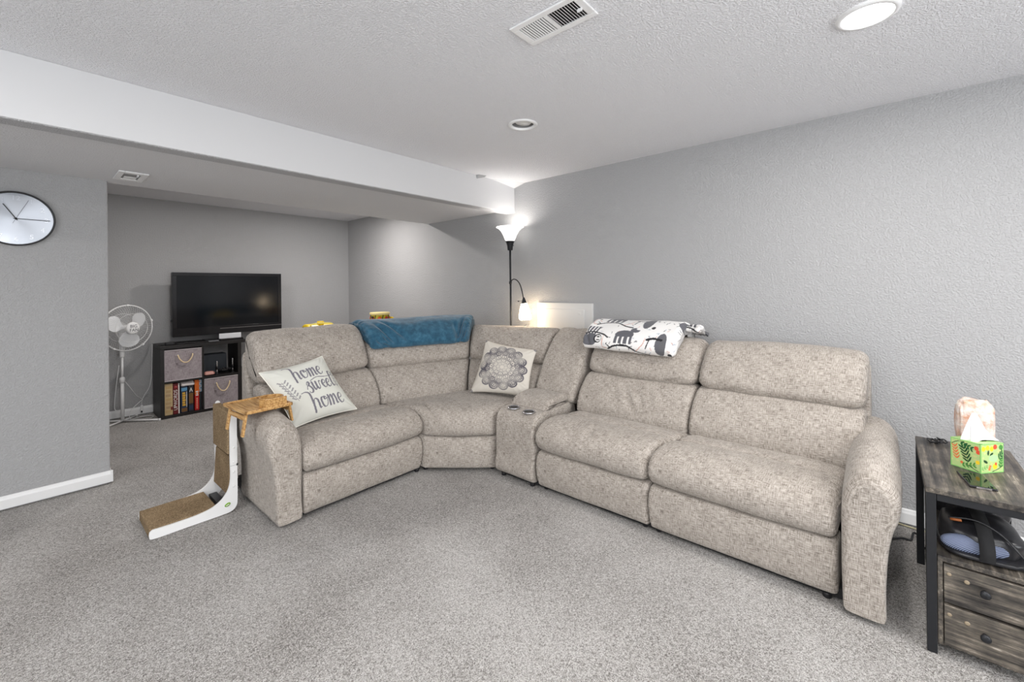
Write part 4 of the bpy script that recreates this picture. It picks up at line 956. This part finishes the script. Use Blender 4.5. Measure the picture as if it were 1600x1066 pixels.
mk('hand_hub', *lathedata([(.006, .010), (.006, .022), (0, .023)], 16, TK), BLACKP, ck)

# ------------------------------------------------------------------ ceiling fittings
VENTW = mat('white_vent_enamel', srgb(238, 238, 238), .4); c = coords(VENTW); bump(VENTW, noise_tex(VENTW, c, 40), .04, .001)
VD = mat('dark_duct', (.02, .02, .02, 1), .8)
vt = thing('ceiling_vent', 'white slatted air register on the main ceiling near the top edge', 'vent', (1.378, .975, H))
vx0, vx1, vy0, vy1 = 1.300, 1.455, .815, 1.135
for (a0, a1, b0, b1_) in ((vx0, vx0+.026, vy0, vy1), (vx1-.026, vx1, vy0, vy1), (vx0+.0262, vx1-.0262, vy0, vy0+.030), (vx0+.0262, vx1-.0262, vy1-.030, vy1)): box('frame_edge', a0, a1, b0, b1_, H-.009, H-.0005, VENTW, vt, .003)
box('duct_backing', vx0+.02, vx1-.02, vy0+.02, vy1-.02, H-.0018, H-.0002, VD, vt, 0)
box('centre_bar', vx0+.026, vx1-.026, (vy0+vy1)/2-.009, (vy0+vy1)/2+.009, H-.009, H-.002, VENTW, vt, .001)
for b in (0, 1):
    ya = (vy0+.032) if b == 0 else (vy0+vy1)/2+.011; yb = (vy0+vy1)/2-.011 if b == 0 else vy1-.032
    for k in range(10):
        yy = ya+(k+.5)*(yb-ya)/10; T = Matrix.Translation((0, yy, H-.0075))@Matrix.Rotation((-.10 if b else .9), 4, 'X')
        box('slat', vx0+.027, vx1-.027, -.0034, .0034, -.0006, .0006, VENTW, vt, 0, T)
box('lever', 1.372, 1.378, vy0+.024, vy0+.045, H-.02, H-.009, VENTW, vt, .001)
v2 = thing('ceiling_vent', 'small white square register on the dropped soffit above the clock wall corner', 'vent', (.495, 3.92, ZS))
a0, a1, b0, b1_ = .415, .570, 3.775, 4.07
for q in ((a0, a0+.032, b0, b1_), (a1-.032, a1, b0, b1_), (a0+.0322, a1-.0322, b0, b0+.05), (a0+.0322, a1-.0322, b1_-.05, b1_)): box('frame_edge', *q, ZS-.010, ZS-.0005, VENTW, v2, .003)
box('duct_backing', a0+.03, a1-.03, b0+.04, b1_-.04, ZS-.003, ZS-.0005, mat('grey_duct', srgb(150, 150, 150), .7), v2, 0)
box('damper_plate', a0+.045, a1-.045, b1_-.13, b1_-.055, ZS-.008, ZS-.0035, VENTW, v2, .001, None)
box('lever', (a0+a1)/2+.02, (a0+a1)/2+.026, b0+.03, b0+.07, ZS-.022, ZS-.010, VENTW, v2, .001)
# can light off (gimbal) and lit disc
c1 = thing('recessed_light', 'unlit recessed ceiling light with white ring and tilted bulb in the middle of the ceiling', 'ceiling light', (2.128, 1.75, H))
lathe('trim_ring', [(.096, H-.0005), (.095, H-.006), (.076, H-.010), (.072, H-.004), (.070, H+.004)], (2.128, 1.75, 0), VENTW, c1, 48, cap=False)
lathe('can_housing', [(.073, H+.002), (.070, H+.09), (0, H+.092)], (2.128, 1.75, 0), mat('grey_can_interior', srgb(150, 150, 150), .35, .3), c1, 40, cap=False)
mk('bulb', *lathedata([(0, 0), (.045, .002), (.056, .012), (.054, .03), (.03, .07), (0, .075)], 32, Matrix.Translation((2.128, 1.75, H+.004))@Matrix.Rotation(.12, 4, 'X')), mat('unlit_frosted_bulb', srgb(226, 226, 224), .35), c1)
c2 = thing('recessed_light', 'lit round recessed ceiling light near the top right', 'ceiling light', (2.165, .04, H))
lathe('trim_ring', [(.100, H-.0005), (.099, H-.008), (.083, H-.012), (.080, H-.006), (.078, H+.004)], (2.165, .04, 0), VENTW, c2, 56, cap=False)
LIT = glow('lit_led_lens', (1, 1, 1, 1), 8); lathe('lens', [(.0795, H-.004), (.0795, H+.001), (0, H+.001)], (2.165, .04, 0), LIT, c2, 56, cap=True)

# ------------------------------------------------------------------ end table
def rustic():
    m = mat('weathered_grey_plank', srgb(88, 82, 76), .42)
    v = coords(m, 'Object', (1, 1, 1)); st = coords(m, 'Object', (3.2, 46, 46)); st2 = coords(m, 'Object', (1.2, 90, 90))
    a = noise_tex(m, st, 1, 8, .78); b = noise_tex(m, v, 7, 4, .65); d = noise_tex(m, st2, 1, 3, .6)
    s = mathn(m, 'ADD', mathn(m, 'MULTIPLY', a, .55), mathn(m, 'ADD', mathn(m, 'MULTIPLY', b, .30), mathn(m, 'MULTIPLY', d, .15)))
    L(m, ramp(m, s, [(.40, srgb(28, 26, 26)), (.47, srgb(66, 62, 58)), (.52, srgb(92, 86, 78)), (.57, srgb(124, 115, 104)), (.61, srgb(188, 180, 168))]), bsdf(m).inputs['Base Color']); bump(m, s, .3, .002)
    return m
RUS = rustic()
KNOT = mat('brown_knot', srgb(150, 136, 114), .6)
RUSY = RUS.copy(); RUSY.name = 'weathered_grey_plank_front'
for n_ in RUSY.node_tree.nodes:
    if n_.type == 'MAPPING':
        s = n_.inputs['Scale'].default_value; 
        if s[0] != s[1]: n_.inputs['Scale'].default_value = (s[1], s[0], s[2])
TY0, TY1, TX0, TX1 = -.425, -.113, 2.238, 2.93
tb = thing('end_table', 'rustic grey wood end table with black metal legs and two drawers at the right edge', 'end table', ((TX0+TX1)/2, (TY0+TY1)/2, 0))
box('table_top', TX0-.004, TX1, TY0, TY1, .602, .625, RUS, tb, .002)
for x, y in ((TX0, TY1-.03), (TX0, TY0), (TX1-.025, TY1-.03), (TX1-.025, TY0)): box('leg', x, x+.025, y+.001, y+.029, 0.0, .601, BLACKM, tb, .0015)
for y in (TY1-.03, TY0): box('top_rail', TX0+.0255, TX1-.0255, y+.002, y+.028, .576, .601, BLACKM, tb, .001)
for x in (TX0, TX1-.025): box('top_rail', x+.001, x+.024, TY0+.0295, TY1-.0305, .576, .601, BLACKM, tb, .001)
yA, yB = TY0+.031, TY1-.031
box('shelf_board', TX0+.006, TX1-.03, yA, yB, .352, .370, RUS, tb, .001)
box('case_side', TX0+.006, TX1-.03, yB-.014, yB, .040, .3515, RUS, tb, .001); box('case_side', TX0+.006, TX1-.03, yA, yA+.014, .040, .3515, RUS, tb, .001)
box('case_bottom', TX0+.01, TX1-.03, yA+.0145, yB-.0145, .040, .052, RUS, tb, .001); box('case_back', TX1-.045, TX1-.031, yA, yB, .3705, .575, RUS, tb, .001)
for z0_, z1_ in ((.204, .347), (.046, .198)):
    d_ = box('drawer', TX0+.003, TX0+.35, yA+.0165, yB-.0165, z0_+.002, z1_-.002, RUSY, tb, .0015)
    zc = (z0_+z1_)/2+.012
    mk('knob', *lathedata([(.006, 0), (.006, .012), (.013, .017), (.014, .024), (.010, .028), (0, .029)], 20, axes((TX0+.003, -.262, zc), (0, 0, 1), (0, 1, 0), (-1, 0, 0))), BLACKM, d_)
    for (yy, zz, rr_) in ((yB-.03, z1_-.035, .007), (yB-.075, z1_-.045, .008), (yA+.030, z0_+.06, .006)):
        mk('wood_knot', *lathedata([(rr_, 0), (rr_*.6, .0008), (0, .0008)], 14, axes((TX0+.003, yy, zz), (0, 0, 1), (0, 1, 0), (-1, 0, 0))), KNOT, d_)

# tissue box
def face_paint(seed, wide):
    def f(x, y):
        base = srgb(178, 204, 136)[:3]; C = np.tile(np.array(base), (len(x), 1)); r = random.Random(seed)
        rim = srgb(140, 198, 116)[:3]
        cols = [srgb(222, 112, 66), srgb(36, 74, 44), srgb(78, 142, 66), srgb(244, 206, 50), srgb(226, 86, 60), srgb(30, 92, 50), srgb(240, 220, 120), srgb(120, 176, 96)]
        for _ in range(60):
            put(C, (((x-r.random())/.05)**2+((y-r.random())/.03)**2 < 1), srgb(206, 208, 140), .6)
        def leaf(cx, cy, a, l, w_, col):
            dx, dy = x-cx, y-cy; u_ = dx*math.cos(a)+dy*math.sin(a); v_ = -dx*math.sin(a)+dy*math.cos(a)
            put(C, ((u_-l/2)/(l/2))**2+(v_/w_)**2 < 1, col)
        def sprig(cx, cy, a, n, l, w_, col, step):
            for k in range(n):
                px, py = cx+math.cos(a)*k*step, cy+math.sin(a)*k*step
                for sg in (-.75, .75): leaf(px, py, a+sg, l, w_, col)
            pen(C, x, y, [(cx, cy), (cx+math.cos(a)*n*step, cy+math.sin(a)*n*step)], .008, col, curved=False)
        if seed == 1:
            sprig(.22, .30, 1.75, 5, .16, .022, cols[0], .10); sprig(.60, .28, 1.9, 5, .22, .03, cols[1], .11); sprig(.35, .88, -.3, 4, .14, .03, cols[5], .11)
            for q in ((.86, .82), (.92, .70)): put(C, np.hypot(x-q[0], y-q[1]) < .075, cols[4])
            put(C, np.hypot(x-.9, y-.35) < .07, cols[3]); put(C, np.hypot(x-.38, y-.2) < .05, cols[0])
            sprig(.40, .12, .25, 4, .13, .028, cols[2], .12); pen(C, x, y, [(.05, .8), (.3, .93), (.6, .85)], .012, cols[1]); pen(C, x, y, [(.5, .2), (.75, .1), (.95, .03)], .012, cols[1])
        else:
            for q, cc in (((.12, .83), 3), ((.30, .86), 3), ((.48, .82), 3), ((.63, .88), 4), ((.88, .86), 2)): put(C, np.hypot(x-q[0], y-q[1]) < .085, cols[cc])
            leaf(.12, .44, -.5, .2, .045, cols[1]); leaf(.32, .60, 1.5, .18, .04, cols[1]); leaf(.40, .60, .5, .16, .04, cols[1]); sprig(.80, .46, .9, 3, .2, .03, cols[5], .1)
            put(C, (((x-.55)/.2)**2+((y-.5)/.12)**2 < 1), srgb(176, 220, 160)); put(C, np.hypot(x-.62, y-.22) < .10, cols[3]); put(C, np.hypot(x-.66, y-.30) < .05, cols[4]); sprig(.86, .18, 1.4, 3, .14, .035, cols[2], .1)
            sprig(.05, .14, .35, 3, .1, .02, cols[7], .1); pen(C, x, y, [(.5, .04), (.75, .12), (.92, .2)], .013, cols[1]); sprig(.36, .10, 1.2, 3, .07, .02, cols[0], .06)
        e = np.minimum(np.minimum(x, 1-x), np.minimum(y, 1-y)); put(C, e < .035, rim)
        return C
    return f
TP = paintmat('floral_printed_card', .45, 200, .05)
tz = .625; Pf = Vector((2.507, -.287, tz)); Pl = Pf+Vector((.052, .080, 0)); Pr = Pf+Vector((.079, -.070, 0))*1.02; Pb = Pl+(Pr-Pf)
ht = .118
ts = thing('tissue_box', 'green floral tissue box with a tissue pulled up on the end table', 'tissue box', tuple((Pf+Pb)/2))
def side(A, B, seed):
    n = 70; g = np.linspace(0, 1, n); X, Y = np.meshgrid(g, g); x = X.ravel(); y = Y.ravel()
    A = Vector(A); B = Vector(B); V = np.outer(1-x, A)+np.outer(x, B); V[:, 2] = tz+.0008+y*(ht-.0008)
    Fc = [[i*n+j, i*n+j+1, (i+1)*n+j+1, (i+1)*n+j] for i in range(n-1) for j in range(n-1)]
    mk('printed_side', V, Fc, TP, ts, False, None, face_paint(seed, 1)(x, y))
side(Pl, Pf, 1); side(Pf, Pr, 2); side(Pr, Pb, 1); side(Pb, Pl, 2)
TG = mat('green_card_top', srgb(160, 196, 124), .5); cc_ = (Pf+Pb)/2
V = []; nn2 = 32; rect = [Pl, Pf, Pr, Pb]
for k in range(nn2):
    a = 2*PI*k/nn2; dr_ = Vector((math.cos(a), math.sin(a), 0)); ex = (Pr-Pf).normalized(); ey = (Pl-Pf).normalized()
    u_, v_ = dr_.dot(ex), dr_.dot(ey); t_ = min((Pr-Pf).length/2/max(abs(u_), 1e-6), (Pl-Pf).length/2/max(abs(v_), 1e-6))
    V.append((cc_.x+(ex*u_+ey*v_).x*t_, cc_.y+(ex*u_+ey*v_).y*t_, tz+ht)); q = ex*u_*.033+ey*v_*.022; V.append((cc_.x+q.x, cc_.y+q.y, tz+ht))
mk('box_top', V, [[2*k, (2*k+2) % (2*nn2), (2*k+3) % (2*nn2), 2*k+1] for k in range(nn2)], TG, ts, False)
box('box_floor', cc_.x-.02, cc_.x+.02, cc_.y-.02, cc_.y+.02, tz+.0005, tz+.002, TG, ts, 0)
# tissue: pleated cone sheet
TISS = mat('white_tissue', srgb(246, 246, 248), .9, spec=.1); c = coords(TISS); bump(TISS, noise_tex(TISS, c, 120), .2, .001)
V = []; Fc = []; nr, na = 16, 48; ex = Vector((Rv.x, Rv.y, 0))
for i in range(nr):
    t = i/(nr-1)
    for j in range(na):
        a = 2*PI*j/na; base_r = .005+(.036*(1-t)**.85)
        rr_ = base_r*(1+.28*math.sin(a*5+t*2)*(1-t*.3)); off = Vector((-.010, .004, 0))*t+ex*(-.004)*t
        flare = max(0, math.cos(a+.75))**4*.034*(1-t)**3
        V.append(tuple(Vector((cc_.x, cc_.y, tz+ht-.004))+off+ex*(rr_*math.cos(a)*1.15+flare)+Fv*(rr_*math.sin(a)*.55)+Vector((0, 0, t*.116+.006*math.sin(a*3)*(1-t)+(.010*flare/.034)))))
Fc = [[i*na+j, i*na+(j+1) % na, (i+1)*na+(j+1) % na, (i+1)*na+j] for i in range(nr-1) for j in range(na)]+[[(nr-1)*na+j for j in range(na)]]
mk('tissue', V, Fc, TISS, ts)
# salt lamp
SALT = mat('pink_salt_crystal', srgb(226, 190, 170), .5); v = coords(SALT); a = noise_tex(SALT, v, 16, 5, .7); L(SALT, ramp(SALT, a, [(.36, srgb(196, 136, 102)), (.45, srgb(214, 178, 158)), (.54, srgb(226, 208, 198)), (.64, srgb(236, 228, 222))]), bsdf(SALT).inputs['Base Color']); bump(SALT, noise_tex(SALT, v, 60, 4, .7), .8, .006); bsdf(SALT).inputs['Subsurface Weight'].default_value = .15; bsdf(SALT).inputs['Subsurface Radius'].default_value = (.02, .01, .005)
sa = thing('salt_lamp', 'pale pink rock salt lamp standing behind the green tissue box', 'lamp', (2.79, -.302, .625))
bm = bmesh.new(); bmesh.ops.create_icosphere(bm, subdivisions=5, radius=1)
for vv in bm.verts:
    p = vv.co.copy(); q = Vector([abs(t)**.55*(1 if t > 0 else -1) for t in p]); n1 = noise.noise(p*1.6+Vector((3, 1, 2)))*.10+noise.noise(p*4)*.05
    cell = noise.cell(p*2.2)*.03; q = q*(1+n1+cell)
    z_ = (q.z+1)/2; wdt = .062*(1-.10*max(0, z_-.5)); vv.co = Vector((2.79+q.x*wdt*.9, -.302+q.y*wdt*.98, .640+min(max(z_, 0), 1.1)*.235))
mk('crystal', *bm_data(bm), SALT, sa)
lathe('wooden_base', [(.05, .6255), (.052, .63), (.052, .645), (.045, .648)], (2.79, -.302, 0), woodmat('dark_wood_base', (srgb(70, 44, 28), srgb(96, 62, 38), srgb(120, 80, 50))), sa, 32)
cp = []
for k in range(60):
    a = k*.42; cp.append((2.855+.030*math.cos(a)+.003*math.sin(k), -.185+.016*math.sin(a)+.02*math.sin(k*.11), .6295+.0002*k+.002*(k % 3)))
o = tube('coiled_cable', catmull(cp, 3), .0028, BLACKP, None, 6); tag(o, 'coiled black cord lying on the end table beside the salt lamp', 'cord')
# glossy phone with chrome edge
GL = mat('black_mirror_glass', (.01, .01, .012, 1), .04, spec=.8)
T = Matrix.Translation((2.395, -.262, .6255))@Matrix.Rotation(.15, 4, 'Z')
ph = thing('smartphone', 'glossy black phone with chrome edge lying in front of the tissue box', 'phone', (2.395, -.262, .6255))
box('glass', -.075, .075, -.037, .037, .0005, .009, GL, ph, .003, T); box('metal_edge', -.0765, -.074, -.02, .02, .001, .0075, CHROME, ph, .0005, T)

# padded gadget on the table's shelf
hs = thing('massage_cushion', 'black padded gadget with blue mesh oval and wide strap on the end table shelf', 'gadget', (2.40, -.27, .37))
def ellipsoid(name, c_, r_, m_, parent, sub=4, rot=None, sq=1.0, ns=0):
    bm = bmesh.new(); bmesh.ops.create_icosphere(bm, subdivisions=sub, radius=1)
    for vv in bm.verts:
        p = vv.co; q = Vector([abs(t)**sq*(1 if t > 0 else -1) for t in p]); q *= 1+ns*noise.noise(p*2)
        vv.co = Vector((q.x*r_[0], q.y*r_[1], q.z*r_[2]))
    T = Matrix.Translation(c_)@(rot if rot is not None else Matrix()); return mk(name, *bm_data(bm, T), m_, parent)
VIN = mat('black_vinyl', (.018, .018, .021, 1), .33); c = coords(VIN); bump(VIN, noise_tex(VIN, c, 180), .15, .001)
MESH = mat('slate_blue_mesh', srgb(112, 124, 152), .6)
wv = N(MESH, 'ShaderNodeTexWave', bands_direction='DIAGONAL'); wv.inputs['Scale'].default_value = 90; L(MESH, coords(MESH), wv.inputs[0]); L(MESH, ramp(MESH, wv.outputs[1], [(.3, srgb(66, 74, 98)), (.7, srgb(138, 150, 178))]), bsdf(MESH).inputs['Base Color']); bump(MESH, wv.outputs[1], .4, .002)
RZ = Matrix.Rotation(.10, 4, 'Z')
ellipsoid('base_rim', (2.385, -.268, .386), (.120, .118, .013), VIN, hs, 4, RZ, .55)
ellipsoid('padded_shell', (2.395, -.268, .432), (.105, .110, .058), VIN, hs, 4, RZ@Matrix.Rotation(-.12, 4, 'Y'), .75, .12)
ellipsoid('mesh_panel', (2.303, -.245, .418), (.026, .090, .032), MESH, hs, 4, RZ@Matrix.Rotation(.45, 4, 'Y')@Matrix.Rotation(-.04, 4, 'X'), .85)
T = Matrix.Translation((2.375, -.262, .42))@Matrix.Rotation(.10, 4, 'Z')
V = []; Fc = []; pth = catmull([(-.110, 0, -.036), (-.112, 0, .002), (-.090, 0, .046), (-.03, 0, .082), (.05, 0, .086), (.12, 0, .03)], 6)
for p in pth:
    for yy in (-.020, .020):
        for dz in (0, .003): V.append(tuple(T@Vector((p.x-dz, yy, p.z+dz))))
for i in range(len(pth)-1):
    a = i*4; b = a+4
    Fc += [[a+1, a+3, b+3, b+1], [a, b, b+2, a+2], [a, a+1, b+1, b], [a+2, b+2, b+3, a+3]]
mk('strap', V, Fc, BLACKFAB, hs)
tube('cord', catmull([(2.33, -.18, .49), (2.32, -.25, .505), (2.31, -.31, .48), (2.285, -.35, .44), (2.275, -.375, .405), (2.30, -.385, .385)], 6), .0035, VIN, hs)
tube('orange_cord_tag', [(2.325, -.185, .487), (2.322, -.215, .492)], .005, mat('brown_orange_rubber', srgb(150, 84, 36), .6), hs, 8)
bg = thing('controller_pouch', 'black soft pouch pushed to the back of the end table shelf', 'pouch', (2.66, -.26, .37))
ellipsoid('pouch_body', (2.64, -.264, .462), (.11, .105, .088), VIN, bg, 4, None, .65, .18); tube('pouch_handle', catmull([(2.57, -.20, .46), (2.55, -.22, .52), (2.55, -.28, .53), (2.57, -.32, .47)], 6), .006, VIN, bg)
# floor cords by the arm
o = tube('extension_cord', catmull([(2.75, .16, .006), (3.02, .02, .006), (3.12, -.06, .006), (3.13, -.10, .008), (3.20, -.115, .02), (3.16, -.15, .012), (3.11, -.13, .008), (3.08, -.16, .006), (3.06, -.25, .006)], 8), .0055, BLACKP, None, 8); tag(o, 'black looped cord on the carpet between the sofa arm and the end table', 'cord')
o = tube('coaxial_cable', catmull([(3.308, .35, .006), (3.305, 0, .006), (3.295, -.1, .006), (3.285, -.2, .006), (3.30, -.5, .006)], 6), .004, mat('cream_cable', srgb(190, 184, 150), .6), None, 8); tag(o, 'thin cream cable along the baseboard beside the end table', 'cable')
